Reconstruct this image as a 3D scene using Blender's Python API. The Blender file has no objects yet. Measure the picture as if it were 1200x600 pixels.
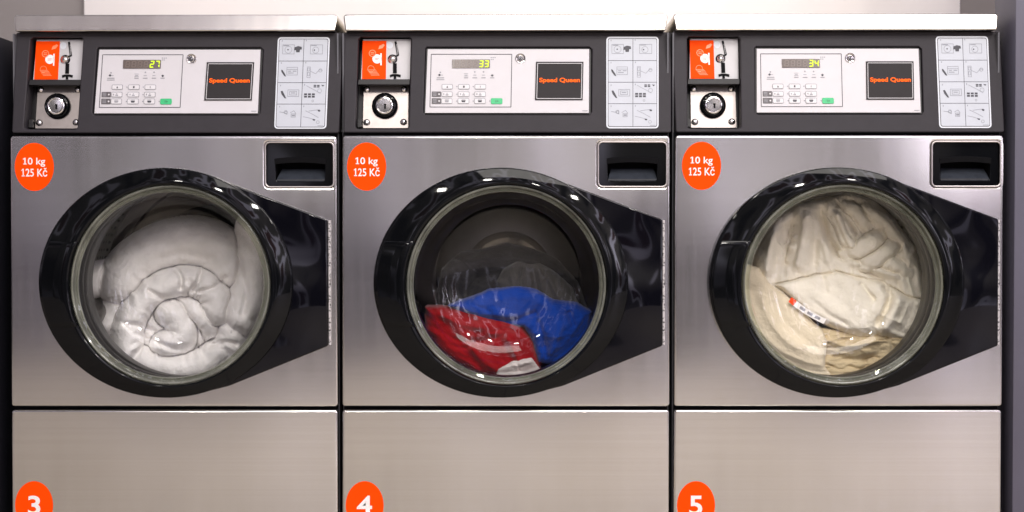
import bpy, bmesh, math, random
import numpy as np
from mathutils import Vector, Matrix

random.seed(3)
PI = math.pi
S = 0.0017                     # metres per photo pixel at the machines' front plane
Z0 = 390 * S
PITCH = 388 * S
# ------------------------------------------------------------------ camera numbers
CX, CY, CZ = 0.02796, -3.0, 0.7338
YAW, TILT, ROLL, FPX = -0.00499, -0.02344, -0.00083, 1769.4
fw = np.array([math.sin(YAW)*math.cos(TILT), math.cos(YAW)*math.cos(TILT), math.sin(TILT)])
rt = np.array([math.cos(YAW), -math.sin(YAW), 0.0])
up = np.cross(rt, fw)
R2 = rt*math.cos(ROLL) + up*math.sin(ROLL)
U2 = -rt*math.sin(ROLL) + up*math.cos(ROLL)


def W(px, py, y=0.0):
    """photo measurement -> real position on the plane at depth y"""
    d = fw + R2*((px-600)/FPX) + U2*((300-py)/FPX)
    t = (y-CY)/d[1]
    return (CX+d[0]*t, CZ+d[2]*t)


ZB = Z0 + (300-157)*S          # bottom edge of the leaning control panel
ZT = ZB + 0.205


def lean(z):
    return 0.042*(z-ZB)/(ZT-ZB)


def WT(px, py, off=0.0):
    y = 0.02
    for _ in range(5):
        x, z = W(px, py, y+off)
        y = lean(z)
    return (x, z)


# ------------------------------------------------------------------ materials
def new_mat(name):
    m = bpy.data.materials.new(name)
    m.use_nodes = True
    nt = m.node_tree
    return m, nt, nt.nodes.get('Principled BSDF')


def link(nt, a, b):
    nt.links.new(a, b)


def principled(name, col, rough=0.5, metal=0.0, coat=0.0, spec=0.5, noise=0.0, nscale=40, bump=0.0, bscale=300, rvar=0.0, sheen=0.0):
    m, nt, p = new_mat(name)
    p.inputs['Base Color'].default_value = (*col, 1)
    p.inputs['Roughness'].default_value = rough
    p.inputs['Metallic'].default_value = metal
    p.inputs['Coat Weight'].default_value = coat
    p.inputs['Specular IOR Level'].default_value = spec
    p.inputs['Sheen Weight'].default_value = sheen
    tc = nt.nodes.new('ShaderNodeTexCoord')
    if noise > 0:
        n = nt.nodes.new('ShaderNodeTexNoise')
        n.inputs['Scale'].default_value = nscale
        n.inputs['Detail'].default_value = 6
        link(nt, tc.outputs['Object'], n.inputs['Vector'])
        mr = nt.nodes.new('ShaderNodeMapRange')
        mr.inputs['From Min'].default_value = 0.3
        mr.inputs['From Max'].default_value = 0.7
        mr.inputs['To Min'].default_value = 1-noise
        mr.inputs['To Max'].default_value = 1+noise
        link(nt, n.outputs['Fac'], mr.inputs['Value'])
        mx = nt.nodes.new('ShaderNodeVectorMath')
        mx.operation = 'SCALE'
        mx.inputs[0].default_value = col
        link(nt, mr.outputs['Result'], mx.inputs['Scale'])
        link(nt, mx.outputs['Vector'], p.inputs['Base Color'])
    if rvar > 0:
        n = nt.nodes.new('ShaderNodeTexNoise')
        n.inputs['Scale'].default_value = 14
        n.inputs['Detail'].default_value = 8
        link(nt, tc.outputs['Object'], n.inputs['Vector'])
        mr = nt.nodes.new('ShaderNodeMapRange')
        mr.inputs['To Min'].default_value = max(0, rough-rvar)
        mr.inputs['To Max'].default_value = rough+rvar
        link(nt, n.outputs['Fac'], mr.inputs['Value'])
        link(nt, mr.outputs['Result'], p.inputs['Roughness'])
    if bump > 0:
        n = nt.nodes.new('ShaderNodeTexNoise')
        n.inputs['Scale'].default_value = bscale
        n.inputs['Detail'].default_value = 4
        link(nt, tc.outputs['Object'], n.inputs['Vector'])
        b = nt.nodes.new('ShaderNodeBump')
        b.inputs['Strength'].default_value = bump
        b.inputs['Distance'].default_value = 0.002
        link(nt, n.outputs['Fac'], b.inputs['Height'])
        link(nt, b.outputs['Normal'], p.inputs['Normal'])
    return m


def steel(name, col=(0.60, 0.565, 0.54), rough=0.27, aniso=0.6, bow=0.09):
    """brushed stainless: grain runs sideways, so reflections smear up and down"""
    m, nt, p = new_mat(name)
    p.inputs['Metallic'].default_value = 1.0
    p.inputs['Anisotropic'].default_value = aniso
    tg = nt.nodes.new('ShaderNodeTangent')
    tg.direction_type = 'RADIAL'
    tg.axis = 'Z'
    link(nt, tg.outputs['Tangent'], p.inputs['Tangent'])
    tc = nt.nodes.new('ShaderNodeTexCoord')
    mp = nt.nodes.new('ShaderNodeMapping')
    mp.inputs['Scale'].default_value = (1.2, 1.2, 260.0)
    link(nt, tc.outputs['Object'], mp.inputs['Vector'])
    n = nt.nodes.new('ShaderNodeTexNoise')
    n.inputs['Scale'].default_value = 1.0
    n.inputs['Detail'].default_value = 1
    link(nt, mp.outputs['Vector'], n.inputs['Vector'])
    n2 = nt.nodes.new('ShaderNodeTexNoise')      # faint wipe marks
    n2.inputs['Scale'].default_value = 5.0
    n2.inputs['Detail'].default_value = 2
    mp2 = nt.nodes.new('ShaderNodeMapping')
    mp2.inputs['Scale'].default_value = (7.0, 1.0, 0.35)
    link(nt, tc.outputs['Object'], mp2.inputs['Vector'])
    link(nt, mp2.outputs['Vector'], n2.inputs['Vector'])
    mr = nt.nodes.new('ShaderNodeMapRange')
    mr.inputs['To Min'].default_value = rough-0.04
    mr.inputs['To Max'].default_value = rough+0.04
    link(nt, n2.outputs['Fac'], mr.inputs['Value'])
    link(nt, mr.outputs['Result'], p.inputs['Roughness'])
    ad = nt.nodes.new('ShaderNodeMath')
    ad.operation = 'ADD'
    link(nt, n.outputs['Fac'], ad.inputs[0])
    link(nt, n2.outputs['Fac'], ad.inputs[1])
    mr2 = nt.nodes.new('ShaderNodeMapRange')
    mr2.inputs['From Min'].default_value = 0.6
    mr2.inputs['From Max'].default_value = 1.4
    mr2.inputs['To Min'].default_value = 0.94
    mr2.inputs['To Max'].default_value = 1.04
    link(nt, ad.outputs['Value'], mr2.inputs['Value'])
    vs = nt.nodes.new('ShaderNodeVectorMath')
    vs.operation = 'SCALE'
    vs.inputs[0].default_value = col
    link(nt, mr2.outputs['Result'], vs.inputs['Scale'])
    link(nt, vs.outputs['Vector'], p.inputs['Base Color'])
    # sheet metal is never dead flat: very slow waviness
    n3 = nt.nodes.new('ShaderNodeTexNoise')
    n3.inputs['Scale'].default_value = 3.2
    n3.inputs['Detail'].default_value = 0
    link(nt, tc.outputs['Object'], n3.inputs['Vector'])
    b = nt.nodes.new('ShaderNodeBump')
    b.inputs['Strength'].default_value = 0.5
    b.inputs['Distance'].default_value = 0.012
    sxn = nt.nodes.new('ShaderNodeSeparateXYZ')
    link(nt, tc.outputs['Object'], sxn.inputs[0])
    sq = nt.nodes.new('ShaderNodeMath'); sq.operation = 'MULTIPLY'
    link(nt, sxn.outputs['X'], sq.inputs[0]); link(nt, sxn.outputs['X'], sq.inputs[1])
    ma = nt.nodes.new('ShaderNodeMath'); ma.operation = 'MULTIPLY_ADD'
    ma.inputs[1].default_value = -bow/0.012*2
    link(nt, sq.outputs[0], ma.inputs[0]); link(nt, n3.outputs['Fac'], ma.inputs[2])
    link(nt, ma.outputs[0], b.inputs['Height'])
    link(nt, b.outputs['Normal'], p.inputs['Normal'])
    return m


def glass(name, tint, base=0.04, rough=0.01, power=5.0, top=0.9):
    m, nt, p = new_mat(name)
    nt.nodes.remove(p)
    out = nt.nodes['Material Output']
    tr = nt.nodes.new('ShaderNodeBsdfTransparent')
    tr.inputs['Color'].default_value = (*tint, 1)
    gl = nt.nodes.new('ShaderNodeBsdfGlossy')
    gl.inputs['Roughness'].default_value = rough
    ge = nt.nodes.new('ShaderNodeNewGeometry')
    dt = nt.nodes.new('ShaderNodeVectorMath')
    dt.operation = 'DOT_PRODUCT'
    link(nt, ge.outputs['Incoming'], dt.inputs[0])
    link(nt, ge.outputs['Normal'], dt.inputs[1])
    ab = nt.nodes.new('ShaderNodeMath'); ab.operation = 'ABSOLUTE'
    link(nt, dt.outputs['Value'], ab.inputs[0])
    iv = nt.nodes.new('ShaderNodeMath'); iv.operation = 'SUBTRACT'
    iv.inputs[0].default_value = 1.0
    link(nt, ab.outputs[0], iv.inputs[1])
    pw = nt.nodes.new('ShaderNodeMath'); pw.operation = 'POWER'
    pw.inputs[1].default_value = power
    link(nt, iv.outputs[0], pw.inputs[0])
    mr = nt.nodes.new('ShaderNodeMapRange')
    mr.inputs['To Min'].default_value = base
    mr.inputs['To Max'].default_value = top
    link(nt, pw.outputs[0], mr.inputs['Value'])
    mx = nt.nodes.new('ShaderNodeMixShader')
    link(nt, mr.outputs['Result'], mx.inputs[0])
    link(nt, tr.outputs[0], mx.inputs[1])
    link(nt, gl.outputs[0], mx.inputs[2])
    link(nt, mx.outputs[0], out.inputs['Surface'])
    return m


def emit(name, col, s):
    m, nt, p = new_mat(name)
    p.inputs['Base Color'].default_value = (*col, 1)
    p.inputs['Emission Color'].default_value = (*col, 1)
    p.inputs['Emission Strength'].default_value = s
    return m


def cloth_mat(name, col, weave=0.45, crumple=0.22):
    m, nt, p = new_mat(name)
    p.inputs['Roughness'].default_value = 0.9
    p.inputs['Specular IOR Level'].default_value = 0.15
    p.inputs['Sheen Weight'].default_value = 0.25
    tc = nt.nodes.new('ShaderNodeTexCoord')
    n = nt.nodes.new('ShaderNodeTexNoise')
    n.inputs['Scale'].default_value = 22
    n.inputs['Detail'].default_value = 5
    link(nt, tc.outputs['Object'], n.inputs['Vector'])
    mr = nt.nodes.new('ShaderNodeMapRange')
    mr.inputs['From Min'].default_value = 0.3
    mr.inputs['From Max'].default_value = 0.7
    mr.inputs['To Min'].default_value = 0.9
    mr.inputs['To Max'].default_value = 1.06
    link(nt, n.outputs['Fac'], mr.inputs['Value'])
    vs = nt.nodes.new('ShaderNodeVectorMath'); vs.operation = 'SCALE'
    vs.inputs[0].default_value = col
    link(nt, mr.outputs['Result'], vs.inputs['Scale'])
    link(nt, vs.outputs['Vector'], p.inputs['Base Color'])
    n2 = nt.nodes.new('ShaderNodeTexNoise')
    n2.inputs['Scale'].default_value = 130
    n2.inputs['Detail'].default_value = 6
    link(nt, tc.outputs['Object'], n2.inputs['Vector'])
    b = nt.nodes.new('ShaderNodeBump')
    b.inputs['Strength'].default_value = weave
    b.inputs['Distance'].default_value = 0.004
    link(nt, n2.outputs['Fac'], b.inputs['Height'])
    n4 = nt.nodes.new('ShaderNodeTexNoise')        # soft crumples
    n4.inputs['Scale'].default_value = 26
    n4.inputs['Detail'].default_value = 3
    n4.inputs['Distortion'].default_value = 1.5
    link(nt, tc.outputs['Object'], n4.inputs['Vector'])
    b2 = nt.nodes.new('ShaderNodeBump')
    b2.inputs['Strength'].default_value = crumple
    b2.inputs['Distance'].default_value = 0.012
    link(nt, n4.outputs['Fac'], b2.inputs['Height'])
    link(nt, b.outputs['Normal'], b2.inputs['Normal'])
    link(nt, b2.outputs['Normal'], p.inputs['Normal'])
    return m


M = {}
M['steel'] = steel('brushed_stainless', (0.635, 0.615, 0.59), 0.17, 0.35)
M['lid'] = steel('lid_stainless', (0.70, 0.665, 0.60), 0.2, 0.4, 0.03)
M['plate_steel'] = principled('satin_plate', (0.30, 0.27, 0.255), 0.35, 1.0, noise=0.06, nscale=90)
M['chrome'] = principled('chrome', (0.7, 0.68, 0.66), 0.12, 1.0)
M['rim'] = principled('rim_metal', (0.55, 0.51, 0.49), 0.36, 1.0)
M['drum'] = None
M['gloss'] = principled('gloss_black', (0.003, 0.0033, 0.004), 0.04, spec=0.2, rvar=0.02)
M['wing'] = principled('gloss_black_wing', (0.003, 0.003, 0.005), 0.03, spec=0.28)
_nt = M['wing'].node_tree
_n = _nt.nodes.new('ShaderNodeTexNoise'); _n.inputs['Scale'].default_value = 4.5; _n.inputs['Detail'].default_value = 1
_b = _nt.nodes.new('ShaderNodeBump'); _b.inputs['Strength'].default_value = 0.8; _b.inputs['Distance'].default_value = 0.022
_t = _nt.nodes.new('ShaderNodeTexCoord')
_nt.links.new(_t.outputs['Object'], _n.inputs['Vector']); _nt.links.new(_n.outputs['Fac'], _b.inputs['Height'])
_nt.links.new(_b.outputs['Normal'], _nt.nodes['Principled BSDF'].inputs['Normal'])
M['rubber'] = principled('black_rubber', (0.008, 0.008, 0.009), 0.35, spec=.3, bump=0.1)
M['housing'] = principled('charcoal_plastic', (0.026, 0.023, 0.027), 0.55, spec=.25, bump=0.12, bscale=900, noise=0.06)
M['darkgap'] = principled('matt_black', (0.004, 0.004, 0.005), 0.7, spec=.1, noise=0.2)
M['recess'] = principled('recess_black', (0.012, 0.011, 0.012), 0.4, spec=.3, noise=0.1)
M['white'] = principled('white_faceplate', (0.545, 0.53, 0.545), 0.42, noise=0.015)
M['keyface'] = principled('key_face', (0.60, 0.59, 0.60), 0.4, noise=0.02)
M['sticker'] = principled('pale_sticker', (0.44, 0.465, 0.51), 0.4, noise=0.02)
M['stickeredge'] = principled('sticker_border', (0.62, 0.65, 0.70), 0.4, noise=0.02)
M['ink'] = principled('dark_ink', (0.035, 0.035, 0.045), 0.5, noise=0.1)
M['greyink'] = principled('grey_ink', (0.27, 0.27, 0.29), 0.5, noise=0.1)
M['paleink'] = principled('pale_ink', (0.22, 0.23, 0.26), 0.5, noise=0.1)
M['greylabel'] = principled('grey_label', (0.09, 0.08, 0.085), 0.5, noise=0.1)
M['screen'] = principled('badge_grey', (0.024, 0.021, 0.022), 0.5, spec=.15, noise=0.05)
M['display'] = principled('display_window', (0.075, 0.05, 0.042), 0.25, noise=0.08)
M['displayghost'] = principled('display_ghost', (0.11, 0.075, 0.06), 0.3, noise=0.05)
M['digit'] = emit('lit_digit', (0.46, 0.64, 0.01), 0.72)
M['green'] = principled('green_key', (0.004, 0.42, 0.14), 0.35, noise=0.03)
M['orange'] = principled('orange_vinyl', (1.0, 0.068, 0.0), 0.55, spec=0.06, noise=0.02)
M['orange_badge'] = principled('orange_print', (1.0, 0.13, 0.0), 0.5, spec=0.15, noise=0.02)
M['paleorange'] = principled('pale_orange', (0.95, 0.26, 0.10), 0.4, noise=0.03)
M['vinylwhite'] = principled('white_vinyl', (0.86, 0.83, 0.80), 0.4, noise=0.01)
M['greyplate'] = principled('grey_plate', (0.50, 0.49, 0.50), 0.4, noise=0.03)
M['bodygrey'] = principled('cabinet_grey', (0.10, 0.10, 0.11), 0.4, noise=0.04)
M['glass'] = glass('door_glass', (0.99, 0.99, 0.98), base=0.032, power=5.0, top=0.3)
M['glassrim'] = None


def rim_glass():
    m, nt, p = new_mat('glass_edge')
    out = nt.nodes['Material Output']
    p.inputs['Base Color'].default_value = (0.45, 0.46, 0.39, 1)
    p.inputs['Roughness'].default_value = 0.12
    p.inputs['Coat Weight'].default_value = 0.8
    n = nt.nodes.new('ShaderNodeTexNoise')
    n.inputs['Scale'].default_value = 12
    tc = nt.nodes.new('ShaderNodeTexCoord')
    link(nt, tc.outputs['Object'], n.inputs['Vector'])
    tr = nt.nodes.new('ShaderNodeBsdfTransparent')
    tr.inputs['Color'].default_value = (0.85, 0.88, 0.78, 1)
    mr = nt.nodes.new('ShaderNodeMapRange')
    mr.inputs['From Min'].default_value = 0.35
    mr.inputs['From Max'].default_value = 0.65
    mr.inputs['To Min'].default_value = 0.15
    mr.inputs['To Max'].default_value = 0.45
    link(nt, n.outputs['Fac'], mr.inputs['Value'])
    mx = nt.nodes.new('ShaderNodeMixShader')
    link(nt, mr.outputs['Result'], mx.inputs[0])
    link(nt, tr.outputs[0], mx.inputs[1])
    link(nt, p.outputs[0], mx.inputs[2])
    link(nt, mx.outputs[0], out.inputs['Surface'])
    return m


M['glassrim'] = rim_glass()


def drum_mat():
    m, nt, p = new_mat('perforated_drum')
    p.inputs['Metallic'].default_value = 1.0
    p.inputs['Roughness'].default_value = 0.34
    uv = nt.nodes.new('ShaderNodeUVMap')
    uv.uv_map = 'UVMap'
    mp = nt.nodes.new('ShaderNodeMapping')
    mp.inputs['Scale'].default_value = (90, 18, 1)
    link(nt, uv.outputs['UV'], mp.inputs['Vector'])
    fr = nt.nodes.new('ShaderNodeVectorMath'); fr.operation = 'FRACTION'
    link(nt, mp.outputs['Vector'], fr.inputs[0])
    sb = nt.nodes.new('ShaderNodeVectorMath'); sb.operation = 'SUBTRACT'
    sb.inputs[1].default_value = (0.5, 0.5, 0)
    link(nt, fr.outputs['Vector'], sb.inputs[0])
    ln = nt.nodes.new('ShaderNodeVectorMath'); ln.operation = 'LENGTH'
    link(nt, sb.outputs['Vector'], ln.inputs[0])
    gt = nt.nodes.new('ShaderNodeMath'); gt.operation = 'GREATER_THAN'
    gt.inputs[1].default_value = 0.2
    link(nt, ln.outputs['Value'], gt.inputs[0])
    mc = nt.nodes.new('ShaderNodeMix'); mc.data_type = 'RGBA'
    mc.inputs['A'].default_value = (0.02, 0.02, 0.02, 1)
    mc.inputs['B'].default_value = (0.40, 0.38, 0.36, 1)
    link(nt, gt.outputs[0], mc.inputs['Factor'])
    link(nt, mc.outputs['Result'], p.inputs['Base Color'])
    return m


M['drum'] = drum_mat()
M['backsteel'] = principled('drum_back', (0.15, 0.14, 0.135), 0.3, 1.0, noise=0.12, nscale=18)


def strip_mat():
    m, nt, p = new_mat('worn_edge')
    p.inputs['Roughness'].default_value = 0.5
    tc = nt.nodes.new('ShaderNodeTexCoord')
    n = nt.nodes.new('ShaderNodeTexNoise')
    n.inputs['Scale'].default_value = 260
    n.inputs['Detail'].default_value = 2
    link(nt, tc.outputs['Object'], n.inputs['Vector'])
    cr = nt.nodes.new('ShaderNodeValToRGB')
    cr.color_ramp.elements[0].position = 0.40
    cr.color_ramp.elements[0].color = (0.05, 0.045, 0.05, 1)
    cr.color_ramp.elements[1].position = 0.5
    cr.color_ramp.elements[1].color = (0.55, 0.52, 0.52, 1)
    link(nt, n.outputs['Fac'], cr.inputs['Fac'])
    link(nt, cr.outputs['Color'], p.inputs['Base Color'])
    return m


M['strip'] = strip_mat()

# ------------------------------------------------------------------ object helpers
COL = bpy.context.scene.collection


def add(name, me, mat, parent=None, smooth=30):
    me.name = name
    o = bpy.data.objects.new(name, me)
    COL.objects.link(o)
    if mat is not None:
        if len(me.materials): me.materials.clear()
        for mm in (mat if isinstance(mat, (list, tuple)) else [mat]):
            me.materials.append(mm)
    if smooth is not None:
        me.polygons.foreach_set('use_smooth', [True]*len(me.polygons))
        me.set_sharp_from_angle(angle=math.radians(smooth))
    if parent is not None:
        o.parent = parent
    return o


def tag(o, label=None, cat=None, group=None, kind=None):
    if label: o['label'] = label
    if cat: o['category'] = cat
    if group: o['group'] = group
    if kind: o['kind'] = kind
    return o


def rr(x0, y0, x1, y1, r=0, n=5):
    """rounded rectangle outline in photo measurements"""
    if r <= 0:
        return [(x0, y0), (x1, y0), (x1, y1), (x0, y1)]
    pts = []
    for cx, cy, a0 in ((x1-r, y0+r, -90), (x1-r, y1-r, 0), (x0+r, y1-r, 90), (x0+r, y0+r, 180)):
        for k in range(n+1):
            a = math.radians(a0+90*k/n)
            pts.append((cx+r*math.cos(a), cy+r*math.sin(a)))
    return pts


def ell(cx, cy, rx, ry=None, n=72):
    ry = ry or rx
    return [(cx+rx*math.cos(2*PI*k/n), cy+ry*math.sin(2*PI*k/n)) for k in range(n)]


def curve_mesh(loops, half, bevel, res=2):
    cu = bpy.data.curves.new('tmp', 'CURVE')
    cu.dimensions = '2D'
    cu.fill_mode = 'BOTH'
    cu.extrude = max(half-bevel, 0.0)
    cu.bevel_depth = bevel
    cu.bevel_resolution = res
    cu.offset = -bevel
    for lp in loops:
        sp = cu.splines.new('POLY')
        sp.points.add(len(lp)-1)
        for p, q in zip(sp.points, lp):
            p.co = (q[0], q[1], 0, 1)
        sp.use_cyclic_u = True
    o = bpy.data.objects.new('tmp', cu)
    COL.objects.link(o)
    dg = bpy.context.evaluated_depsgraph_get()
    me = bpy.data.meshes.new_from_object(o.evaluated_get(dg))
    bpy.data.objects.remove(o)
    bpy.data.curves.remove(cu)
    return me


def place_verts(me, y_mid, leaning):
    for v in me.vertices:
        x, y, z = v.co
        v.co = (x, y_mid - z + (lean(y) if leaning else 0.0), y)
    return me


def plate(name, loops, yf, yb, mat, parent=None, bevel=0.0, leaning=False, raw=False):
    """solid plate between depths yf (front) and yb (back); outer loop first, then holes (photo px unless raw)"""
    if not raw:
        f = WT if leaning else W
        loops = [[f(px, py, yf) for px, py in lp] for lp in loops]
    me = curve_mesh(loops, (yb-yf)/2, bevel)
    place_verts(me, (yf+yb)/2, leaning)
    return add(name, me, mat, parent)


def join(name, objs, parent=None):
    """merge several freshly built meshes into one part"""
    bm = bmesh.new()
    mats = []
    for o in objs:
        idx = []
        for mm in o.data.materials:
            if mm not in mats: mats.append(mm)
            idx.append(mats.index(mm))
        n0 = len(bm.faces)
        bm.from_mesh(o.data)
        bm.faces.ensure_lookup_table()
        for f in bm.faces[n0:]:
            f.material_index = idx[f.material_index] if idx else 0
    me = bpy.data.meshes.new(name)
    bm.to_mesh(me)
    bm.free()
    for o in objs:
        bpy.data.objects.remove(o)
    return add(name, me, mats, parent)


def lathe(name, prof, c, mat, parent=None, segs=128, a0=0.0, a1=2*PI):
    """prof: (radius px, depth m); c: centre (X, Z)"""
    bm = bmesh.new()
    uvl = bm.loops.layers.uv.new('UVMap')
    full = abs(a1-a0-2*PI) < 1e-6
    rows = []
    nseg = segs if full else segs+1
    for k in range(nseg):
        a = a0+(a1-a0)*k/segs
        rows.append([bm.verts.new((c[0]+r*S*math.cos(a), y, c[1]+r*S*math.sin(a))) for r, y in prof])
    L = [0]
    for i in range(1, len(prof)):
        L.append(L[-1]+math.hypot((prof[i][0]-prof[i-1][0])*S, prof[i][1]-prof[i-1][1]))
    for k in range(segs):
        A = rows[k]
        B = rows[(k+1) % len(rows)]
        for i in range(len(prof)-1):
            vs = [A[i], A[i+1], B[i+1], B[i]]
            try:
                f = bm.faces.new(vs)
            except ValueError:
                continue
            for lp, (u, v) in zip(f.loops, ((k, i), (k, i+1), (k+1, i+1), (k+1, i))):
                lp[uvl].uv = (u/segs, L[v]/max(L[-1], 1e-6))
    bmesh.ops.remove_doubles(bm, verts=bm.verts, dist=1e-6)
    bmesh.ops.recalc_face_normals(bm, faces=bm.faces)
    me = bpy.data.meshes.new(name)
    bm.to_mesh(me)
    bm.free()
    return add(name, me, mat, parent, smooth=40)


class Ink:
    """printed marks gathered on one thin layer"""
    def __init__(self, off, leaning=True):
        self.off, self.leaning = off, leaning
        self.v, self.f, self.m = [], [], []

    def poly(self, pts, mi=0):
        n = len(self.v)
        for px, py in pts:
            if self.leaning:
                x, z = WT(px, py, self.off)
                self.v.append((x, lean(z)+self.off, z))
            else:
                x, z = W(px, py, self.off)
                self.v.append((x, self.off, z))
        self.f.append(list(range(n, n+len(pts)))[::-1])
        self.m.append(mi)

    def rect(self, x0, y0, x1, y1, mi=0):
        self.poly([(x0, y0), (x1, y0), (x1, y1), (x0, y1)], mi)

    def line(self, a, b, w, mi=0):
        dx, dy = b[0]-a[0], b[1]-a[1]
        L = math.hypot(dx, dy) or 1
        nx, ny = -dy/L*w/2, dx/L*w/2
        self.poly([(a[0]+nx, a[1]+ny), (b[0]+nx, b[1]+ny), (b[0]-nx, b[1]-ny), (a[0]-nx, a[1]-ny)], mi)

    def pline(self, pts, w, mi=0, closed=False):
        pts = list(pts)
        if closed:
            pts.append(pts[0])
        for a, b in zip(pts, pts[1:]):
            self.line(a, b, w, mi)

    def frame(self, x0, y0, x1, y1, w, mi=0):
        self.rect(x0, y0, x1, y0+w, mi); self.rect(x0, y1-w, x1, y1, mi)
        self.rect(x0, y0+w, x0+w, y1-w, mi); self.rect(x1-w, y0+w, x1, y1-w, mi)

    def disc(self, cx, cy, r, mi=0, n=20):
        self.poly(ell(cx, cy, r, n=n), mi)

    def ring(self, cx, cy, r, w, mi=0, n=24):
        o, i = ell(cx, cy, r, n=n), ell(cx, cy, r-w, n=n)
        for k in range(n):
            q = (k+1) % n
            self.poly([o[k], o[q], i[q], i[k]], mi)

    def build(self, name, mats, parent):
        me = bpy.data.meshes.new(name)
        me.from_pydata(self.v, [], self.f)
        me.update()
        o = add(name, me, mats, parent, smooth=None)
        me.polygons.foreach_set('material_index', self.m)
        return o


def text(name, s, box, off, mat, parent, leaning=False, weight=0.02, thick=0.0004, shear=0.0, shift=0.0):
    """letters fitted into a box (x0, y0, x1, y1) in photo px"""
    cu = bpy.data.curves.new('tmp', 'FONT')
    cu.body = s
    cu.size = 1.0
    cu.offset = weight
    cu.shear = shear
    cu.resolution_u = 4
    o = bpy.data.objects.new('tmp', cu)
    COL.objects.link(o)
    dg = bpy.context.evaluated_depsgraph_get()
    me = bpy.data.meshes.new_from_object(o.evaluated_get(dg))
    bpy.data.objects.remove(o)
    xs = [v.co.x for v in me.vertices]
    ys = [v.co.y for v in me.vertices]
    if s[0] == '1':            # give the figure one its flag and foot
        stem = [v.co.x for v in me.vertices if v.co.x < min(xs)+.14]
        a_, b_, t_ = min(stem), max(stem), .70
        t_ = max(v.co.y for v in me.vertices if v.co.x < min(xs)+.14)
        bm = bmesh.new(); bm.from_mesh(me)
        for P in ([(a_-.13, t_-.21), (a_+.02, t_-.11), (a_+.02, t_), (a_-.13, t_-.11)], [(a_-.11, 0), (b_+.10, 0), (b_+.10, .085), (a_-.11, .085)]):
            bm.faces.new([bm.verts.new((p[0], p[1], 0)) for p in P])
        bm.to_mesh(me); bm.free()
        xs = [v.co.x for v in me.vertices]
    f = WT if leaning else W
    ax, az = f(box[0], box[3], off)
    bx, bz = f(box[2], box[1], off)
    for v in me.vertices:
        X = ax+(v.co.x-min(xs))/(max(xs)-min(xs))*(bx-ax) + shift
        Z = az+(v.co.y-min(ys))/(max(ys)-min(ys))*(bz-az)
        v.co = (X, off-thick+(lean(Z) if leaning else 0), Z)
    return add(name, me, mat, parent, smooth=None)


def box_mesh(name, x0, x1, y0, y1, z0, z1, mat, parent=None, bev=0.0):
    bm = bmesh.new()
    bmesh.ops.create_cube(bm, size=1)
    for v in bm.verts:
        v.co = ((x0+x1)/2+v.co.x*(x1-x0), (y0+y1)/2+v.co.y*(y1-y0), (z0+z1)/2+v.co.z*(z1-z0))
    if bev > 0:
        bmesh.ops.bevel(bm, geom=bm.edges[:], offset=bev, segments=2, affect='EDGES', profile=0.5)
    me = bpy.data.meshes.new(name)
    bm.to_mesh(me)
    bm.free()
    return add(name, me, mat, parent)


def children(o):
    return [c for c in COL.objects if c.parent is o]


def copy_tree(o, parent=None):
    c = o.copy()
    COL.objects.link(c)
    if parent is not None:
        c.parent = parent
    for ch in children(o):
        copy_tree(ch, c)
    return c


# ------------------------------------------------------------------ one washing machine (measured on the middle one)
def grid_solid(name, fx, nu, nv, mat, parent, closed_u=False):
    vs = [fx(u/(nu if closed_u else nu-1), v/(nv-1)) for u in range(nu) for v in range(nv)]
    fs = []
    for u in range(nu if closed_u else nu-1):
        q = (u+1) % nu
        for v in range(nv-1):
            fs.append((u*nv+v, u*nv+v+1, q*nv+v+1, q*nv+v))
    bm = bmesh.new()
    bv = [bm.verts.new(p) for p in vs]
    for f in fs:
        bm.faces.new([bv[i] for i in f])
    bmesh.ops.recalc_face_normals(bm, faces=bm.faces)
    me = bpy.data.meshes.new(name)
    bm.to_mesh(me); bm.free()
    return add(name, me, mat, parent, smooth=45)


GX, GZ = W(593.3, 334.0, -0.04)         # centre of the glass
GC = (GX, GZ)
HALF = 192.3*S

root = bpy.data.objects.new('washing_machine', None)
COL.objects.link(root)
tag(root, None, 'washing machine', 'washing machines standing side by side')

# --- cabinet: sides, back, top, floor and a black front frame behind the steel panels
zt = Z0+(300-38)*S
cab = [box_mesh('c', -HALF+.001, -HALF+.004, .025, .64, .03, zt, M['bodygrey']),
       box_mesh('c', HALF-.004, HALF-.001, .025, .64, .03, zt, M['bodygrey']),
       box_mesh('c', -HALF+.005, HALF-.005, .635, .64, .03, zt, M['bodygrey']),
       box_mesh('c', -HALF+.005, HALF-.005, .03, .634, .03, .035, M['bodygrey'])]
hr = rr(703, 168, 779.5, 217, 4)
front = [[(-HALF+.003, .04), (HALF-.003, .04), (HALF-.003, ZB+.004), (-HALF+.003, ZB+.004)],
         [(GX+118*S*math.cos(2*PI*k/72), GZ+118*S*math.sin(2*PI*k/72)) for k in range(72)],
         [W(px, py, .02) for px, py in rr(701, 166, 781, 219, 4)]]
cab.append(plate('c', front, .018, .024, M['darkgap'], raw=True))
join('cabinet', cab, root)

# --- lid
lz1, lz0 = W(600, 16.3, .028)[1], W(600, 36.3, .028)[1]
lx0, lx1 = -HALF+.003, HALF-.003
lr = .007
lid_loop = []
for cx, cz, a0 in ((lx1-lr, lz0+.003, -90), (lx1-lr, lz1-lr, 0), (lx0+lr, lz1-lr, 90), (lx0+lr, lz0+.003, 180)):
    rad = .003 if cz < lz1-lr-.001 else lr
    for k in range(7):
        a = math.radians(a0+90*k/6)
        lid_loop.append((cx+rad*math.cos(a), cz+rad*math.sin(a)))
lid = plate('lid', [lid_loop], .020, .655, M['lid'], root, bevel=.0025, raw=True)
for v in lid.data.vertices:
    if v.co.y < .2:
        v.co.y += max(0, (v.co.z-lz0))*0.30

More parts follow.
